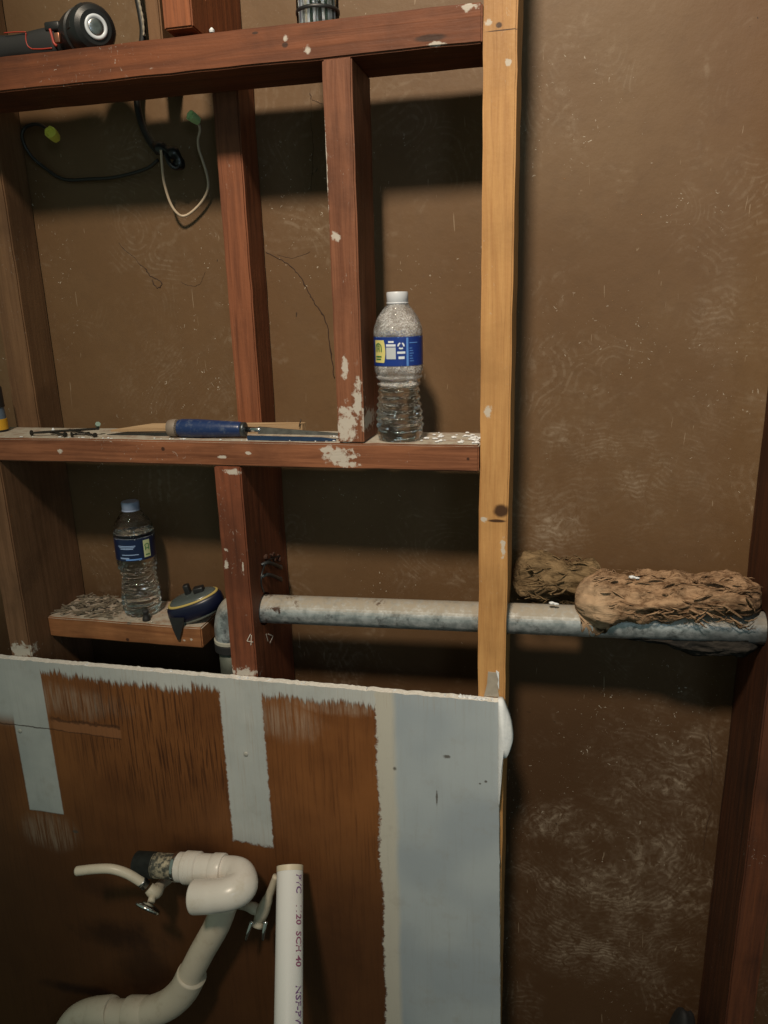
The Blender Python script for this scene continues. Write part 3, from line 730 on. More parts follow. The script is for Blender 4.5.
def bottle(loc, facing, label, watertop, cap, kind):
    b = thing('water_bottle', loc, label, 'bottle')
    L = Vector(loc)
    def put(name, V, F, mat, parent=b, smooth=True):
        return mesh(name, [L+v for v in V], F, mat, parent, smooth)
    nseg = 90
    def rad(z):
        for (r0, z0), (r1, z1) in zip(BPROF, BPROF[1:]):
            if z <= z1: return r0+(r1-r0)*(z-z0)/max(z1-z0, 1e-6)
        return BPROF[-1][0]
    ZT = BPROF[-1][1]; N = 190
    PR = []
    for i in range(N+1):
        z = ZT*i/N; k = max(0, min(1, (z-.010)/.01, (.097-z)/.008))
        PR.append((rad(z)+.0013*k*math.sin(z*2*math.pi/.0095), z))
    V, F = lathe(PR, nseg, None)
    # facet the waist slightly, like moulded panels
    V = [Vector((v.x*(1+.020*math.sin(7*math.atan2(v.y, v.x)+60*v.z)*max(0, min(1, (v.z-.008)/.01, (.098-v.z)/.01))), v.y*(1+.020*math.sin(7*math.atan2(v.y, v.x)+60*v.z)*max(0, min(1, (v.z-.008)/.01, (.098-v.z)/.01))), v.z)) for v in V]
    o = put('body', V, F, PETW)
    o.data.materials.append(PETA)
    if kind == 'big':
        for p in o.data.polygons:
            if p.center.z + o.location.z > watertop-.0: p.material_index = 1
    # hollow: the air above the water is an inner surface with the normal turned inwards
    wt = watertop
    inner = []
    for r, z in BPROF:
        if z >= wt: inner.append((r-.0009, z))
    rr = inner[0][0]
    Vi, Fi = lathe([(rr*.02, wt)]+[(rr, wt)]+[(r, z) for r, z in inner[1:]], nseg, None)
    Fi = [tuple(reversed(f)) for f in Fi]
    put('air_space', Vi, Fi, PETW)
    cp = lathe([(.0142, .1885), (.0146, .1890), (.0146, .2005), (.0138, .2025), (.006, .2029)], 48)
    cV = [Vector((v.x*(1+.02*(k % 2)), v.y*(1+.02*(k % 2)), v.z)) if .1893 < v.z < .205 else v for k, v in enumerate(cp[0])]
    sharp(put('cap', cV, cp[1], cap), 50)
    V, F = lathe([(.0148, .1868), (.0152, .1872), (.0152, .1885), (.0148, .1888)], 40); put('neck_ring', V, F, cap)
    R = .0331; zl0, zl1 = .1055, .1440
    blue = simple('label_blue', (.010, .035, .22), .30, spec=.6); sky = simple('label_sky', (.10, .24, .62), .3); 
    pale = simple('label_white', (.62, .66, .74), .35); yel = simple('label_yellow', (.62, .56, .20), .35); grn = simple('label_green', (.03, .16, .05), .35)
    V, F = quadpatch(-math.pi*R, math.pi*R, 0, zl1-zl0, 72)
    lab = put('label', wrap(V, R, facing, zl0, .0009), F, blue if kind == 'big' else simple('label_dark', (.006, .014, .05), .3))
    def patch(name, V, F, mat, off=.0013): return put(name, wrap(V, R, facing, zl0, off), F, mat, lab, False)
    Hh = zl1-zl0
    def rect(name, s0, s1, h0, h1, mat, off=.0013): V, F = quadpatch(s0, s1, h0, h1, 6); return patch(name, V, F, mat, off)
    def comb(name, rects, mat, off=.0013):
        V, F = [], []
        for s0, s1, h0, h1 in rects:
            v, f = quadpatch(s0, s1, h0, h1, 4); k = len(V); V += v; F += [tuple(i+k for i in q) for q in f]
        return patch(name, V, F, mat, off)
    def arc(name, cs, ch, r0, r1, a0, a1, mat, off=.0018, n=14):
        V = []; 
        for i in range(n+1):
            a = a0+(a1-a0)*i/n; V += [(cs+r0*math.cos(a), ch+r0*math.sin(a)), (cs+r1*math.cos(a), ch+r1*math.sin(a))]
        return patch(name, V, [(2*i, 2*i+2, 2*i+3, 2*i+1) for i in range(n)], mat, off)
    rect('label_stripe', -math.pi*R, math.pi*R, Hh-.0012, Hh, sky if kind == 'big' else pale)
    if kind == 'big':
        # yellow badge with a scalloped right edge
        V = [(-.036, .0045)]+[(-.0205, .004)]+[(-.0190+.0020*math.sin((i/8)*math.pi), .006+.027*i/8) for i in range(9)]+[(-.0215, .0350), (-.036, .0340)]
        Vv, Ff = [], []
        n = 12
        for i in range(n+1):
            h = .0045+(.0300)*i/n; e = -.0200+.0022*math.sin(i/n*math.pi)
            for k in range(5): Vv.append((-.038+(e+.038)*k/4, h))
        for i in range(n):
            for k in range(4): Ff.append((i*5+k, i*5+k+1, (i+1)*5+k+1, (i+1)*5+k))
        patch('badge', Vv, Ff, yel)
        arc('badge_arch', -.0295, .0245, .0046, .0062, 0, math.pi, grn)
        comb('badge_letter', [(-.0357, -.0341, .0190, .0245), (-.0249, -.0233, .0190, .0245), (-.0318, -.0306, .0190, .0275), (-.0306, -.0275, .0262, .0275), (-.0306, -.0275, .0225, .0236), (-.0284, -.0272, .0228, .0272), (-.0284, -.0272, .0190, .0225)], grn, .0018)
        comb('badge_text', [(-.0350, -.0240, .0118, .0136), (-.0350, -.0250, .0085, .0100)], grn, .0018)
        comb('caption', [(-.0135, -.0060, .0310, .0335), (-.0165, -.0035, .0262, .0292)], pale)
        rect('info_box', -.0165, -.0035, .0095, .0250, simple('label_grey', (.45, .48, .52), .4))
        for k in range(3):
            a = math.pi/2+k*2*math.pi/3
            arc('recycle_arrow', .0035, .0270, .0026, .0046, a+.25, a+1.75, pale)
        comb('caption', [(-.0015, .0090, .0165, .0195), (.0000, .0080, .0095, .0130)], pale)
        rect('sky_panel', .0105, .0135, .0, Hh-.001, sky)
        comb('small_text', [(.0150, .0215-.0012*(k % 3), .0060+.0034*k, .0070+.0034*k) for k in range(6)]+[(.0150, .0280, .0300, .0312)], sky)
    else:
        comb('label_wave', [(-.030+.002*k, .000-.002*k, .026-.0025*k, .0275-.0025*k) for k in range(3)]+[(-.028, -.012, .004, .0065), (-.024, .004, .0105, .0120)], simple('label_paleblue', (.24, .34, .55), .35))
        comb('label_wave', [(-.018, .008, .0015, .0040)], simple('label_lightblue', (.12, .26, .60), .35))
        Vv = []
        rect('badge', .0125, .0245, .004, .0345, simple('badge_cream', (.46, .50, .28), .4))
        arc('badge_arch', .0185, .0240, .0032, .0044, 0, math.pi, grn)
        comb('badge_letter', [(.0150, .0163, .0165, .0240), (.0208, .0221, .0165, .0240), (.0163, .0208, .0195, .0207), (.0150, .0225, .0080, .0095)], grn, .0018)
    return b
ca = math.atan2(-1-.045, .22)   # towards the lens
bottle((-.2190, .037, H-.1895), ca, 'clear half-full plastic water bottle with bright blue label, on the shelf beside the short stud', .077, CAPM, 'big')
lb = Vector((-.7060, .1020, H-.5178))
bottle(tuple(lb), math.atan2(-1-lb.y, -lb.x), 'clear water bottle with dark label and bluish cap, on the small lower ledge', .1500, CAPB, 'small')

# ------------------------------------------------------------------ drill on the top rail
def drill():
    zt = H+.3345
    root = thing('power_drill', at(50, 52, .04), 'black cordless drill with red lines, lying on the top rail at left', 'drill')
    c1 = at(96, 27, .012); d = Vector((.72, -.62, -.10)).normalized()
    c1 = Vector((c1.x, c1.y, c1.z))
    prof = [(.020, -.085), (.029, -.080), (.031, -.060), (.031, -.040), (.0285, -.038), (.0285, -.030), (.030, -.028), (.030, -.012), (.0265, -.004), (.0205, .000)]
    V, F = lathe(prof, 40, frame(c1, d)); sharp(mesh('chuck', V, F, BLACK, root, True), 30)
    V, F = lathe([(.0108, .0000), (.0145, .0000), (.0150, .0012), (.0140, .0025), (.0118, .0025), (.0100, .0012)], 40, frame(c1, d), cap=False)
    mesh('light_ring', V, F, WHITEP, root, True)['label'] = 'pale blue-white ring at the nose'
    V, F = lathe([(.0075, -.010), (.0120, .0008), (.0085, .0022), (.004, .0024)], 24, frame(c1, d)); mesh('bit_holder', V, F, STEEL, root, True)
    for k in range(6):
        a = k*math.pi/3; M = frame(c1, d)
        bm = bmesh.new(); bm_box(bm, (.0265, -.004, -.026), (.0306, .004, -.012), .001, 1, M @ Matrix.Rotation(a, 4, 'Z')); bm_obj('grip_rib', bm, BLACK, root)
    # grip running left
    p0 = at(62, 37, .055); p1 = at(-60, 44, .055)
    p0.z = zt+.0235; p1.z = zt+.0225
    q = smooth_path([p0, p0*.5+p1*.5, p1], 12); V, F = [], []; n = 20
    ax = (p1-p0).normalized(); side = Vector((0, 1, 0)); up = ax.cross(side).normalized()*-1
    if up.z < 0: up = -up
    for i, p in enumerate(q):
        s = .0195+.002*math.sin(i*.55) - (.004 if i > 20 else 0)*0
        for j in range(n):
            a = 2*math.pi*j/n; cx, cz = math.cos(a), math.sin(a)
            cx = math.copysign(abs(cx)**.7, cx); cz = math.copysign(abs(cz)**.7, cz)
            V.append(p+side*cx*.021+up*cz*s)
    m = len(q)
    for i in range(m-1):
        for j in range(n): F.append((i*n+j, i*n+(j+1) % n, (i+1)*n+(j+1) % n, (i+1)*n+j))
    F += [tuple(range(n-1, -1, -1)), tuple((m-1)*n+j for j in range(n))]
    mesh('grip', V, F, RUBBER, root, True)
    def red(pts, r=.0009): 
        P = [at(u, v, .0345) for u, v in pts]; tube('red_line', P, r, RED, root, 6, 5)['label'] = 'red accent line'
    red([(26, 33), (26, 40), (28, 46), (32, 49)]); red([(32, 49), (42, 49), (52, 48)]); red([(4, 33), (16, 32), (26, 32)], .0008)
    red([(50, 29), (52, 36), (54, 43), (57, 46)], .0018)
    bm = bmesh.new(); bm_box(bm, (-.012, -.006, -.006), (.012, .006, .006), .003, 2, Matrix.Translation(at(54, 27, .04))); bm_obj('trigger', bm, BLACK, root, True)
    bm = bmesh.new(); bm_box(bm, (-.004, -.003, -.006), (.004, .003, .006), .001, 2, Matrix.Translation(at(58, 38, .022))); bm_obj('clip', bm, simple('copper', (.35, .16, .10), .35, .8), root, True)
drill()

# ------------------------------------------------------------------ jar of bits on the top rail
def bitjar():
    c = at(318, 17, .045); c.z = H+.3343
    root = thing('bit_jar', c, 'small clear ribbed jar of steel bits with black band, on the top rail', 'jar')
    R = .026
    V, F = lathe([(R-.001, 0), (R-.001, .0015), (R+.001, .002), (R+.001, .085)], 40, Matrix.Translation(c), cap=False)
    gl = NT('clear_plastic'); gl.set((.9, .93, .95), .08); gl.b.inputs['Transmission Weight'].default_value = 1; gl.b.inputs['IOR'].default_value = 1.1
    mesh('jar_wall', V, F, gl.m, root, True)
    mats = [STEEL, WHITEP, STEEL, WHITEP, simple('dark_bit', (.04, .05, .04), .4), simple('cream_bit', (.62, .58, .48), .5), simple('dark_green_bit', (.03, .06, .04), .4), simple('slate_bit', (.22, .24, .33), .4), STEEL]
    n = 18
    for k in range(n):
        a = RAD(-180+180*(k+.5)/n) if k < n else 0
        rr = R-.005; p = c+Vector((rr*math.cos(a), rr*math.sin(a), .002))
        V, F = lathe([(.0017, 0), (.0021, .001), (.0021, .078), (.0012, .082)], 8, Matrix.Translation(p)); mesh('bit', V, F, mats[(k*5+k//3) % len(mats)], root, True)
    for z in (.020,):
        V, F = lathe([(R+.0012, 0), (R+.0022, .0005), (R+.0022, .004), (R+.0012, .0045)], 40, Matrix.Translation(c+Vector((0, 0, z))), cap=False); mesh('band', V, F, BLACK, root, True)
    V, F = lathe([(.012, .001), (.012, .08)], 16, Matrix.Translation(c)); mesh('core', V, F, simple('core_dark', (.015, .02, .018), .6), root)
bitjar()
o = tag(rebase(mesh('plaster_chip', *lathe([(.0005, 0), (.003, .0005), (.0035, .003), (.001, .006)], 8, Matrix.Translation(atz(212, 33, H+.3345))), GYP)), 'tiny white plaster chip on the top rail beside the upper stud', 'chip')

# ------------------------------------------------------------------ cables
CAB = simple('black_cable', (.014, .013, .012), .45); WHW = simple('dirty_white_wire', (.46, .36, .26), .5)
yb = .148
cab = thing('black_cable', at(141, 38, yb), 'thick black cable hanging down behind the top rail into a taped bundle', 'cable')
tube('cable', [at(136, -60, yb), at(136, -15, yb), at(141, 15, yb), at(143, 35, yb), at(139, 70, yb), at(137, 100, yb), at(141, 122, yb), at(149, 140, yb-.01), at(158, 152, yb-.02)], .0052, CAB, cab, 12)
tube('ground_wire', [at(136, -60, yb-.006), at(137, -12, yb-.007), at(140, 5, yb-.0065), at(143, 20, yb-.007), at(144, 36, yb-.006)], lambda f: .0016+.0006*math.sin(f*60), simple('grey_braid', (.28, .24, .18), .6), cab, 8)
tube('tape_wrap', [at(155, 146, yb-.02), at(164, 150, yb-.026), at(173, 153, yb-.028), at(179, 160, yb-.025), at(178, 168, yb-.02)], lambda f: .0062+.0035*math.sin(f*9)**2, TAPE, cab, 12)['label'] = 'black tape wrapping'
tube('tape_tail', [at(165, 152, yb-.03), at(170, 164, yb-.034), at(177, 168, yb-.03), at(180, 158, yb-.024), at(172, 150, yb-.02)], .0035, TAPE, cab, 8)
bw = thing('black_wire', at(90, 180, yb-.02), 'thin black wire looping left from the taped cable to a yellow wire nut', 'wire')
tube('wire', [at(u, v, y) for u, v, y in ((158, 160, .135), (148, 168, .140), (130, 174, .145), (110, 178, .150), (90, 179, .155), (70, 180, .155), (58, 177, .155), (45, 168, .155), (33, 158, .150), (25, 146, .145), (22, 135, .140), (26, 127, .14), (36, 124, .135), (44, 127, .13), (51, 133, .120))], .0027, CAB, bw, 10)
def nut(name, u, v, y, d, mat, parent, s=1.0):
    p = at(u, v, y); V, F = lathe([(.0035*s, -.008*s), (.0055*s, -.007*s), (.0066*s, 0), (.0068*s, .007*s), (.0058*s, .0072*s), (.0040*s, .0035*s)], 12, frame(p, d)); 
    V = [x+(Vector((0, 0, 0)) if k % 2 else (p-x)*.06) for k, x in enumerate(V)]
    mesh(name, V, F, mat, parent)
nut('wire_nut', 53, 135, .116, Vector((.15, -.8, .25)), NUTY, bw, 1.35)
ww = thing('white_wire', at(180, 215, yb-.02), 'dirty white wire looping down from the taped cable to a green wire nut', 'wire')
tube('wire', [at(u, v, y) for u, v, y in ((161, 150, .112), (162, 165, .12), (164, 182, .13), (170, 202, .14), (177, 213, .145), (184, 216, .15), (193, 211, .152), (203, 200, .152), (208, 188, .15), (207, 175, .15), (203, 162, .148), (199, 150, .145), (198, 140, .14), (200, 130, .135), (198, 123, .13), (194, 120, .122))], .0020, WHW, ww, 10)
nut('wire_nut', 194, 118, .118, Vector((-.3, -.8, .3)), NUTG, ww, 1.15)

# ------------------------------------------------------------------ things on the shelf
SZ = H-.1895
# wood shim
def slab(name, pts_xy, z0, h, mat, label, cat, parent=None, taper=None):
    n = len(pts_xy); V = [Vector((x, y, z0)) for x, y in pts_xy]+[Vector((x, y, z0+(taper[i] if taper else h))) for i, (x, y) in enumerate(pts_xy)]
    F = [tuple(range(n-1, -1, -1)), tuple(range(n, 2*n))]+[(i, (i+1) % n, (i+1) % n+n, i+n) for i in range(n)]
    o = mesh(name, V, F, mat, parent)
    if not parent: rebase(o); tag(o, label, cat)
    return o
m_shim = wood('wood_shim', (.24, .15, .08), (.38, .26, .15), 'x', seed=15, flecks=.2, stain=.1)
xs0, xs1 = at(112, 430, .07).x, at(303, 424, .07).x
slab('wood_shim', [(xs0, .066), (xs1, .066), (xs1+.002, .077), (xs0+.07, .077)], SZ, .016, m_shim, 'thin tan wooden shim standing on edge at the back of the shelf, behind the screwdriver', 'shim', taper=[.003, .0155, .0165, .0125])
tube('nail', [atz(299, 424, SZ+.016)+Vector((0, 0, -.004)), atz(299, 424, SZ+.016)+Vector((.0035, 0, .007))], .0009, SCREWM, bpy.data.objects['wood_shim'], 6, 2)
# blue-handled scraper / file
def sdv():
    y = .026; zc = SZ+.0142
    xa, xb = at(168, 427, y).x, at(247, 427, y).x; xe = at(338, 430, y).x
    root = thing('screwdriver', ((xa+xb)/2, y, SZ), 'blue-handled tool with long flat steel blade lying along the shelf', 'hand tool')
    t = NT('blue_handle'); tm = t.set(t.mix(t.ramp(t.noise(90, 4, .7), .5, .7), (.012, .028, .095), (.06, .08, .14)), .3, 0, t.bump(t.noise(120, 3), .0005, .6))
    L = xb-xa
    prof = [(.0065, 0), (.0120, .002), (.0136, .010), (.0136, .016), (.0124, .019), (.0140, .024), (.0141, .05), (.0130, .075), (.0112, L-.012), (.0100, L-.007)]
    V, F = lathe([p for p in prof if p[1] >= .016], 16, frame(Vector((xa, y, zc)), (1, 0, -.006))); mesh('handle', V, F, tm, root, True)
    V, F = lathe([p for p in prof if p[1] <= .019], 16, frame(Vector((xa, y, zc)), (1, 0, -.006))); mesh('end_cap', V, F, simple('grey_cap', (.20, .16, .13), .5), root, True)['label'] = 'grey-brown end cap'
    V, F = lathe([(.0088, 0), (.0108, .001), (.0108, .006), (.0085, .007)], 20, frame(Vector((xb-.009, y, zc-.001)), (1, 0, 0))); mesh('collar', V, F, DSTEEL, root, True)
    V, F = lathe([(.0042, 0), (.0040, .022), (.0032, .024)], 14, frame(Vector((xb-.002, y, zc-.001)), (1, 0, -.02))); mesh('shank', V, F, CHROME, root, True)
    x1 = xb+.018; n = 10; V, F = [], []
    for i in range(n+1):
        f = i/n; x = x1+(xe-x1)*f; hh = .0045*(1-.75*f)+.0006; zz = zc-.002-.0045*f
        for s, dy in ((1, -.0030), (1, .0030), (-1, .0030), (-1, -.0030)): V.append(Vector((x, y+dy*(1-.6*f), zz+s*hh)))
    for i in range(n):
        for j in range(4): F.append((i*4+j, i*4+(j+1) % 4, (i+1)*4+(j+1) % 4, (i+1)*4+j))
    F += [(3, 2, 1, 0), tuple(n*4+j for j in range(4))]
    mesh('blade', V, F, simple('worn_steel', (.22, .21, .19), .45, .7, .0004, 200, .6), root)
sdv()
xs = at(248, 434, .014).x; xe = at(336, 434, .014).x
slab('steel_strip', [(xs, .010), (xe-.02, .010), (xe, .0135), (xe-.004, .0165), (xs, .0165)], SZ, .0065, simple('blue_steel', (.03, .06, .13), .35, .5, .0002, 200, .3), 'dark blue steel strip lying on the shelf in front of the tool blade', 'blade', taper=[.0065, .006, .003, .003, .006])
xs = at(108, 431, .04).x; xe = at(176, 431, .04).x
slab('putty_blade', [(xs, .036), (xe, .034), (xe, .046), (xs+.03, .046)], SZ, .004, simple('gun_steel', (.06, .065, .065), .35, .7, .0002, 200, .4), 'flat dark steel blade lying on the shelf left of the blue handle', 'blade', taper=[.001, .006, .006, .004])
# screws and bolt at left
def screw(a, b, r, name, label, cat='screw', hmat=None, rev=False, group=None):
    a, b = Vector(a), Vector(b)
    root = thing(name, Vector(((a.x+b.x)/2, (a.y+b.y)/2, SZ)), label, cat, group)
    d = (b-a).normalized(); L = (b-a).length
    prof = [(r*.2, 0)]; k = 0.0
    while k < L*.8:
        prof += [(r*.75, k+.0008), (r*1.1, k+.0015)]; k += .0018
    prof += [(r*.8, L-.001), (r*.8, L)]
    V, F = lathe(prof, 8, frame(a, d)); mesh('shaft', V, F, SCREWM, root)
    V, F = lathe([(r*.8, -.0005), (r*2.3, .0018), (r*2.3, .0030), (r*.8, .0034)], 12, frame(b, d)); mesh('head', V, F, hmat or SCREWM, root)
    return root
def sp2(u, y, dz): p = at(u, 433, y); return (p.x, y, SZ+dz)
screw(sp2(100, .030, .011), sp2(33, .022, .0042), .0020, 'long_bolt', 'long dark bolt resting slantwise on the small screws at the left of the shelf', 'bolt')
screw(sp2(50, .035, .0035), sp2(64, .012, .0040), .0018, 'screw', 'small black screw on the shelf under the middle of the long bolt')
screw(sp2(90, .035, .0035), sp2(73, .013, .0040), .0018, 'screw', 'small black screw on the shelf under the right half of the long bolt')
screw(sp2(70, .058, .0035), sp2(94, .014, .0036), .0017, 'screw', 'small rusty screw pointing back on the shelf under the raised end of the long bolt')
for u, v, r, m, lab in ((98, 426, .0034, simple('teal_nut', (.22, .30, .26), .3, .6), 'greenish metal nut on top of the raised end of the long bolt'),):
    p = at(u, v, .030); p.z = SZ+.0170
    V, F = lathe([(.0015, -.003), (.0042, -.003), (.0042, .003), (.0015, .003)], 6, frame(p, (.5, -.6, .5))); tag(rebase(mesh('hex_nut', V, F, m)), lab, 'nut')
p = at(53, 428, .06); V, F = lathe([(.0004, 0), (.0022, .0005), (.0026, .003), (.001, .006)], 8, Matrix.Translation(Vector((p.x, .06, SZ)))); tag(rebase(mesh('plaster_chip', V, F, GYP)), 'small white chip on the shelf behind the long bolt', 'chip')
bm = bmesh.new(); rnd = random.Random(8)
for _ in range(110):
    x = rnd.choice([rnd.uniform(-.19, -.105), rnd.uniform(-.9, -.1), rnd.uniform(-.33, -.26)]); y = rnd.uniform(.004, .095)
    if abs(x+.2225) < .036 or (-.306 < x < -.257): continue
    if x < -.33: y = rnd.uniform(.003, .010)
    r = rnd.uniform(.0007, .0020)*(1.4 if x > -.2 else .8); g2 = bmesh.ops.create_icosphere(bm, subdivisions=1, radius=r)['verts']
    sx = rnd.uniform(.8, 2.5)
    for q in g2: q.co = Vector((x+q.co.x*sx, y+q.co.y, SZ+.0003+r*.5+q.co.z*.6))
tag(rebase(bm_obj('plaster_crumbs', bm, GYP)), 'white plaster crumbs scattered along the shelf top, thickest by the pine stud', 'crumbs', kind='stuff')

# yellow and black tool at far left
def ytool():
    pb = at(-1, 427, .055); x, y = pb.x-.003, .055
    root = thing('utility_tool', (x, y, SZ), 'yellow and black tool standing on the shelf at the left edge of the photo', 'tool')
    M = Matrix.Translation(Vector((x, y, SZ)))
    R = .0165
    for nm, pr, m in (('base', [(R-.001, 0), (R+.0005, .001), (R+.0005, .003), (R, .0035)], BLACK), ('yellow_band', [(R, .0032), (R, .0210)], YEL),
                      ('clear_section', [(R-.001, .0210), (R-.002, .040)], simple('slate_plastic', (.10, .14, .20), .25)), ('black_body', [(R-.0005, .040), (R-.001, .072), (R-.005, .078)], BLACK),
                      ('upper_grip', [(R-.004, .078), (R-.006, .12), (R-.010, .13)], simple('dark_slate', (.05, .05, .06), .4))):
        V, F = lathe(pr, 28, M); sharp(mesh(nm, V, F, m, root, True), 40)
ytool()

# ------------------------------------------------------------------ things on the ledge
LZ = H-.5178
def tape():
    c = at(196, 612, .075)
    c = Vector((c.x-.001, .088, LZ+.008))
    root = thing('tape_measure', c, 'dark blue tape measure with grey top and yellow line, at the end of the ledge', 'tape measure')
    M = Matrix.Translation(c) @ Matrix.Rotation(RAD(12), 4, 'Z') @ Matrix.Rotation(RAD(-12), 4, 'Y') @ Matrix.Rotation(RAD(5), 4, 'X')
    def outl(a, s=1.0):
        x, y = math.cos(a), math.sin(a)
        X = math.copysign(abs(x)**.75, x)*.048; Y = math.copysign(abs(y)**.8, y)*.029
        Y *= 1-.38*max(0, x)**1.5
        return X*s, Y*s
    def shell(name, rings, mat):
        n = 56; V, F = [], []
        for s, z in rings:
            for k in range(n):
                X, Y = outl(2*math.pi*k/n, s); V.append(M @ Vector((X, Y, z+.004*(X/.043))))
        for i in range(len(rings)-1):
            for k in range(n): F.append((i*n+k, i*n+(k+1) % n, (i+1)*n+(k+1) % n, (i+1)*n+k))
        F.append(tuple(range(n-1, -1, -1))); F.append(tuple((len(rings)-1)*n+k for k in range(n)))
        return mesh(name, V, F, mat, root, True)
    shell('base', [(.86, 0), (.93, .003), (.95, .006)], simple('grey_plastic', (.16, .17, .15), .4))
    shell('case', [(.93, .005), (1.0, .007), (1.05, .017), (1.02, .028), (.95, .033)], simple('navy_rubber', (.005, .007, .025), .38))
    shell('yellow_line', [(.93, .0325), (.955, .0335), (.93, .0355), (.88, .0360)], simple('yellow_line', (.42, .32, .10), .4))
    shell('top_cover', [(.89, .0350), (.84, .0375), (.70, .0395), (.4, .0400), (.05, .040)], simple('grey_cover', (.07, .085, .085), .25, spec=.8))
    for (x0, x1, y0, y1, z1) in ((-.014, -.004, .004, .016, .056), (.004, .022, -.004, .010, .050)):
        bm = bmesh.new(); bm_box(bm, (x0, y0, .037), (x1, y1, z1), .002, 2, M); bm_obj('button', bm, BLACK, root, True)
    # hook tongue hanging over the front edge
    a = at(170, 620, .046); b = at(179, 640, .046)
    V = [at(169, 618, .049), at(184, 618, .049), at(182, 630, .047), at(179.5, 640, .047), at(177.5, 640, .047), at(173, 630, .047)]
    n = len(V); V2 = V+[v+Vector((0, .002, 0)) for v in V]
    mesh('hook', V2, [tuple(range(n)), tuple(range(2*n-1, n-1, -1))]+[(i, i+n, (i+1) % n+n, (i+1) % n) for i in range(n)], BLACK, root)
tape()
# small black knob in front of the bottle
c = at(146, 616, .066); c.z = LZ
V, F = lathe([(.0060, 0), (.0068, .001), (.0062, .006), (.0045, .008), (.0045, .014), (.0055, .015), (.0052, .019), (.002, .020)], 14, Matrix.Translation(c))
tag(rebase(mesh('rubber_plug', V, F, RUBBER, None, True)), 'small black plug standing on the ledge in front of the water bottle', 'plug')
# debris heap
bm = bmesh.new(); rnd = random.Random(21)
for k in range(170):
    f = rnd.random(); x = -.858+.125*f+rnd.gauss(0, .008); y = rnd.uniform(.060, .150)
    x = min(max(x, -.860), -.745)
    hgt = .012*(1-abs(x+.815)/.07)*(1 if y > .085 else .4)
    z = LZ+.0012+max(0, hgt)*rnd.random(); L = rnd.uniform(.004, .020); a = rnd.gauss(.5, .5)
    M = Matrix.Translation((x, y, z)) @ Matrix.Rotation(a, 4, 'Z') @ Matrix.Rotation(rnd.gauss(0, .15), 4, 'Y')
    g = bmesh.ops.create_cube(bm, size=1)['verts']
    for q in g:
        c2 = M @ Vector((q.co.x*L, q.co.y*rnd.uniform(.0014, .0032), q.co.z*.0012)); c2.x = max(c2.x, -.8640); c2.y = min(c2.y, .1555); q.co = c2
tag(rebase(bm_obj('debris', bm, simple('debris', (.20, .165, .12), .9, var=.6, sc=90))), 'heap of grey-brown splinters and dust at the left end of the ledge', 'debris', kind='stuff')
bm = bmesh.new()
for k in range(130):
    x = rnd.uniform(-.76, -.60); y = rnd.uniform(.055, .150); r = rnd.uniform(.0006, .0016)
    if (x-lb.x)**2+(y-lb.y)**2 < .034**2 or x > -.655: continue
    g = bmesh.ops.create_icosphere(bm, subdivisions=1, radius=r)['verts']
    for q in g: q.co = Vector((x, y, LZ+r*.7))+q.co
tag(rebase(bm_obj('grit', bm, simple('grit', (.30, .27, .22), .9))), 'pale grit scattered on the ledge around the water bottle', 'grit', kind='stuff')

# ------------------------------------------------------------------ plumbing in front of the panel
def pvc(name, a, b, r=.38): 
    t = NT(name); return t.set(t.mix(t.math('MULTIPLY', t.ramp(t.noise(30, 5, .7), .5, .75), .45), a, b), r, 0, t.bump(t.noise(40, 3), .0006, .4), .5)
PV = pvc('aged_pvc', (.60, .52, .42), (.36, .27, .17)); PVW = pvc('white_pvc', (.68, .63, .58), (.50, .42, .32), .3)
drain = thing('drain_pipe', at(100, 1030, -.06), 'off-white plastic sink drain pipe with threaded metal end and return bend', 'drain pipe')
def seg(name, a, b, prof, mat, n=32, sharp_a=35):
    a, b = Vector(a), Vector(b); V, F = lathe([(r, f*(b-a).length) for r, f in prof], n, frame(a, b-a)); return sharp(mesh(name, V, F, mat, drain, True), sharp_a)
Y1 = -.062
nA, nB = at(137, 864, Y1), at(181, 867, Y1)
tg = NT('dirty_thread'); TG = tg.set(tg.mix(tg.ramp(tg.noise(90, 4, .7), .42, .6), (.07, .07, .06), (.42, .36, .26)), .5, .3, tg.bump(tg.noise(150, 3), .001, .7))
dk = simple('dark_thread', (.07, .075, .07), .45, .6, .0004, 200, .5)
prof = []; k = 0
while k <= 20: prof += [(.0195, k/20), (.0212, (k+.5)/20)]; k += 1
seg('nipple', nA, nA+(nB-nA)*.45, [(r, min(f, 1)) for r, f in prof], dk)['label'] = 'dark threaded metal end'
seg('coupling', nA+(nB-nA)*.40, nB, [(.0170, 0), (.0205, .02), (.0200, .8), (.0180, 1)], TG)
cD = (nB-nA).normalized()
def along(u): return nA+(at(u, 868, Y1)-nA).dot(cD)*cD
seg('washer', along(176), along(180), [(.0225, 0), (.0245, .2), (.0245, .8), (.0225, 1)], CHROME)
seg('slip_nut', along(179), along(186), [(.0215, 0), (.0235, .1), (.0235, .9), (.0225, 1)], PVW)
seg('slip_nut', along(185.5), along(200), [(.0245, 0), (.0262, .08), (.0262, .3), (.0255, .33), (.0262, .36), (.0262, .62), (.0255, .65), (.0262, .68), (.0262, .92), (.0235, 1)], PVW)
seg('hub', along(199), along(214), [(.0225, 0), (.0235, .05), (.0235, .95), (.0225, 1)], PVW)
seg('hub', along(213), along(224), [(.0245, 0), (.0258, .1), (.0258, .9), (.0245, 1)], PVW)
bend = [along(220), along(230), at(240, 874, -.072), at(241, 886, -.094), at(230, 893, -.110), at(213, 896, -.116), at(194, 897, -.118)]
tube('return_bend', bend, curve([(0, .0215), (.25, .0230), (.5, .0262), (.8, .0250), (.86, .0258), (1, .0258)]), PVW, drain, 32, 8)
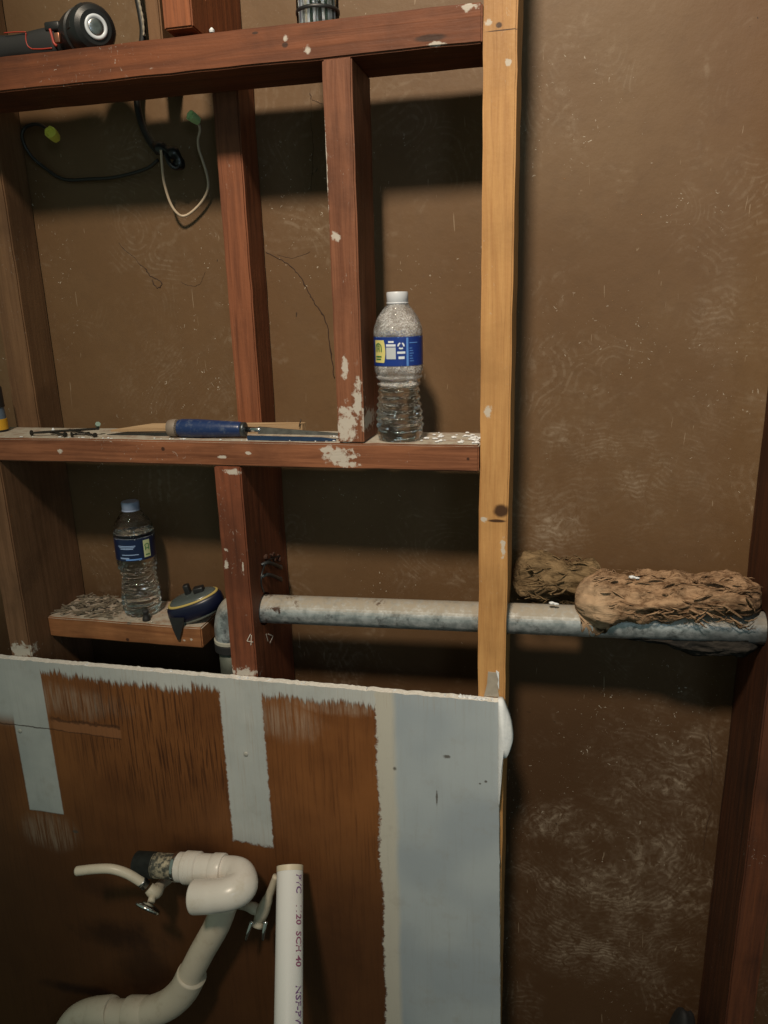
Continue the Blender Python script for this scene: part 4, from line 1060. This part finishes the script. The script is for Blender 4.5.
pp = [at(226, 900, -.070), at(217, 925, -.070), at(203, 950, -.070), at(190, 975, -.072)]
tube('pipe', pp, .0220, PV, drain, 28, 6)
hubp = at(192, 974, -.072); e = [hubp, at(182, 992, -.073), at(165, 1006, -.074), at(140, 1014, -.074), at(120, 1015, -.074), at(97, 1012, -.074), at(76, 1020, -.074), at(64, 1042, -.074), at(62, 1075, -.074)]
tube('trap_bend', e, curve([(0, .0262), (.12, .0262), (.3, .0258), (1, .0255)]), PV, drain, 32, 8)
d1 = (at(138, 1014, -.074)-at(165, 1010, -.074))
for u, v, w2 in ((138, 1013, 20), (103, 1012, 20)):
    a = at(u+w2/2, v, -.074); b = at(u-w2/2, v-(.5 if u > 120 else -1.5), -.074)
    seg('slip_nut', a, b, [(.0262, 0), (.0280, .1), (.0280, .9), (.0262, 1)], PV)
dp = at(62, 1070, -.074); tube('tail_pipe', [dp, Vector((dp.x, -.074, dp.z-.06)), Vector((dp.x, -.050, dp.z-.10)), Vector((dp.x, -.0145, dp.z-.11))], .0225, PV, drain, 20, 6)
# support behind the threaded end, turning into the board

# angle stop at left
vl = thing('stop_valve', at(150, 890, -.04), 'small shut-off valve with oval chrome handle and stub of white tube', 'valve')
VB = pvc('painted_valve', (.52, .46, .36), (.24, .19, .13), .5)
tb = [at(77, 871, -.10), at(95, 869, -.098), at(112, 869, -.095), at(128, 874, -.090), at(143, 883, -.085)]
tube('tube', tb, .0078, pvc('white_tube', (.66, .58, .47), (.40, .33, .24)), vl, 16, 8)['label'] = 'bent white plastic tube'
b0 = at(141, 881, -.085); b1 = at(151, 890, -.080)
V, F = lathe([(.0086, 0), (.0092, .003), (.0082, .0035), (.0092, .0065), (.0082, .007), (.0090, .012)], 16, frame(b0, b1-b0)); mesh('compression_nut', V, F, STEEL, vl, True)
tube('body', [at(149, 888, -.080), at(155, 892, -.078), at(160, 886, -.060), at(166, 880, -.030), at(168, 878, -.0140)], curve([(0, .0095), (.25, .0120), (.55, .0090), (1, .0105)]), VB, vl, 14, 6)
tube('stem', [at(154, 892, -.080), at(151, 902, -.096)], .0060, VB, vl, 12, 3)
hc = at(149, 906, -.102); hd = (Vector((0, -.80, -.25))+Vector((-.12, 0, 0)))
V, F = lathe([(.004, -.004), (.012, -.003), (.0205, .0), (.0225, .003), (.0215, .006), (.018, .0052), (.010, .004), (.002, .0045)], 28, frame(hc, -CF*.45-CR*.40-CU*.82))
mesh('handle', V, F, CHROME, vl, True)
# angle stop at right behind the pvc pipe
vr = thing('stop_valve', at(262, 905, -.03), 'white-painted shut-off valve between the drain bend and the upright white pipe', 'valve')
tube('body', [at(222, 902, -.0140), at(236, 904, -.030), at(250, 907, -.040), at(258, 910, -.044)], curve([(0, .0065), (.5, .0072), (.8, .0100), (1, .0085)]), VB, vr, 14, 6)
tube('outlet', [at(258, 922, -.046), at(264, 908, -.044), at(270, 893, -.042), at(276, 876, -.040)], curve([(0, .0085), (.25, .0115), (.5, .0095), (.6, .0070), (1, .0055)]), VB, vr, 14, 6)
p0 = at(259, 920, -.046)
V, F = lathe([(.0065, 0), (.0095, .003), (.0105, .008), (.0095, .012)], 16, frame(p0, at(255, 932, -.058)-p0)); mesh('packing_nut', V, F, VB, vr, True)
for u0, u1 in ((250, 246), (264, 263)):
    a = at(u0+2, 921, -.058); b = at(u1, 940, -.070)
    tube('handle_arm', [a, (a+b)/2+Vector((.0, -.003, 0)), b], curve([(0, .0042), (1, .0022)]), CHROME, vr, 8, 4)
# upright PVC pipe
pt = at(290, 866, -.048); pb = at(288.5, 1024, -.048-.152); dd = (pb-pt).normalized(); bot = pt+dd*((pt.z-.012)/-dd.z)
up = thing('pvc_pipe', bot, 'upright white plastic pipe with open top and purple print, in front of the wallboard', 'pipe')
Lp = (bot-pt).length; R = .0213
V, F = lathe([(R-.0035, .03), (R-.0035, .0005), (R-.0028, 0), (R-.0005, 0), (R, .0006), (R, Lp), (R-.0035, Lp)], 48, frame(pt, dd), cap=False)
PM = NT('pvc_pipe_white'); pm = PM.set(PM.mix(PM.math('MULTIPLY', PM.ramp(PM.noise(14, 4, .6), .5, .8), .2), (.66, .66, .66), (.52, .48, .42)), .32, 0, None, .5)
pmesh = sharp(mesh('tube', V, F, pm, up, True), 40)
Vc, Fc = lathe([(R+.0003, .0), (R+.0003, .0085)], 48, frame(pt, dd), cap=False)
V9, F9 = lathe([(.0002, .0006), (R-.004, .0006), (R-.0036, .0012)], 48, frame(pt, dd), cap=False)
mesh('lit_bore_disc', V9, F9, simple('lit_bore_cream', (.62, .55, .44), .5), up, True)['label'] = 'cream disc standing in for the lit bore'  # disc closing the bore; its cream tone stands in for the lamp-lit inside
mesh('rim', Vc, Fc, simple('cream_rim', (.56, .48, .36), .5), up, True)['label'] = 'cream rim'
def text_on_pipe(txt, s0, size, ang, mat, name='print'):
    cu = bpy.data.curves.new('txt', 'FONT'); cu.body = txt; cu.size = size; cu.offset = .00035; cu.resolution_u = 2; cu.align_y = 'CENTER'
    ob = bpy.data.objects.new('txt', cu); COL.objects.link(ob); bpy.context.view_layer.update()
    dg = bpy.context.evaluated_depsgraph_get(); me = bpy.data.meshes.new_from_object(ob.evaluated_get(dg)); bpy.data.objects.remove(ob, do_unlink=True)
    M = frame(pt, dd); toC = (CP-pt).normalized(); lx = M.inverted().to_3x3() @ toC; a0 = math.atan2(lx.y, lx.x)
    # angle increases towards which side of the picture?
    tst = (M.to_3x3() @ Vector((-math.sin(a0), math.cos(a0), 0))).dot(CR); sg = 1 if tst > 0 else -1
    for v in me.vertices:
        s, h = v.co.x, v.co.y
        a = a0+sg*(ang+h/R); v.co = M @ Vector(((R+.0003)*math.cos(a), (R+.0003)*math.sin(a), s0+s))
    me.name = name; return link(name, me, mat, up)
INK = simple('purple_ink', (.20, .10, .24), .5); INK2 = simple('red_violet_ink', (.27, .09, .17), .5)
text_on_pipe('PVC', .014, .0155, .72, INK)
text_on_pipe('1120  SCH 40', .056, .015, .72, INK2)
text_on_pipe('NSF-PW  ASTM', .165, .0155, .72, INK)
text_on_pipe('D-1785  PRESSURE PIPE', .290, .015, .72, INK2)

# black object low at the right
def blackthing():
    c = at(684, 1024, .10); V, F = [], []
    bm = bmesh.new(); bmesh.ops.create_icosphere(bm, subdivisions=4, radius=1)
    for v in bm.verts:
        k = 1+.12*noise.noise(v.co*2.2); v.co = Vector((c.x+v.co.x*.030*k, .100+v.co.y*.045*k, c.z-.10+v.co.z*.128*k))
    o = bm_obj('rubber_boot', bm, simple('black_cloth', (.008, .008, .009), .8, bump=.001, sc=80), None, True)
    return o
o = blackthing(); o.name = 'cloth_bundle'; rebase(o); tag(o, 'black rounded bundle low against the right stud, cut off by the bottom edge', 'bundle')
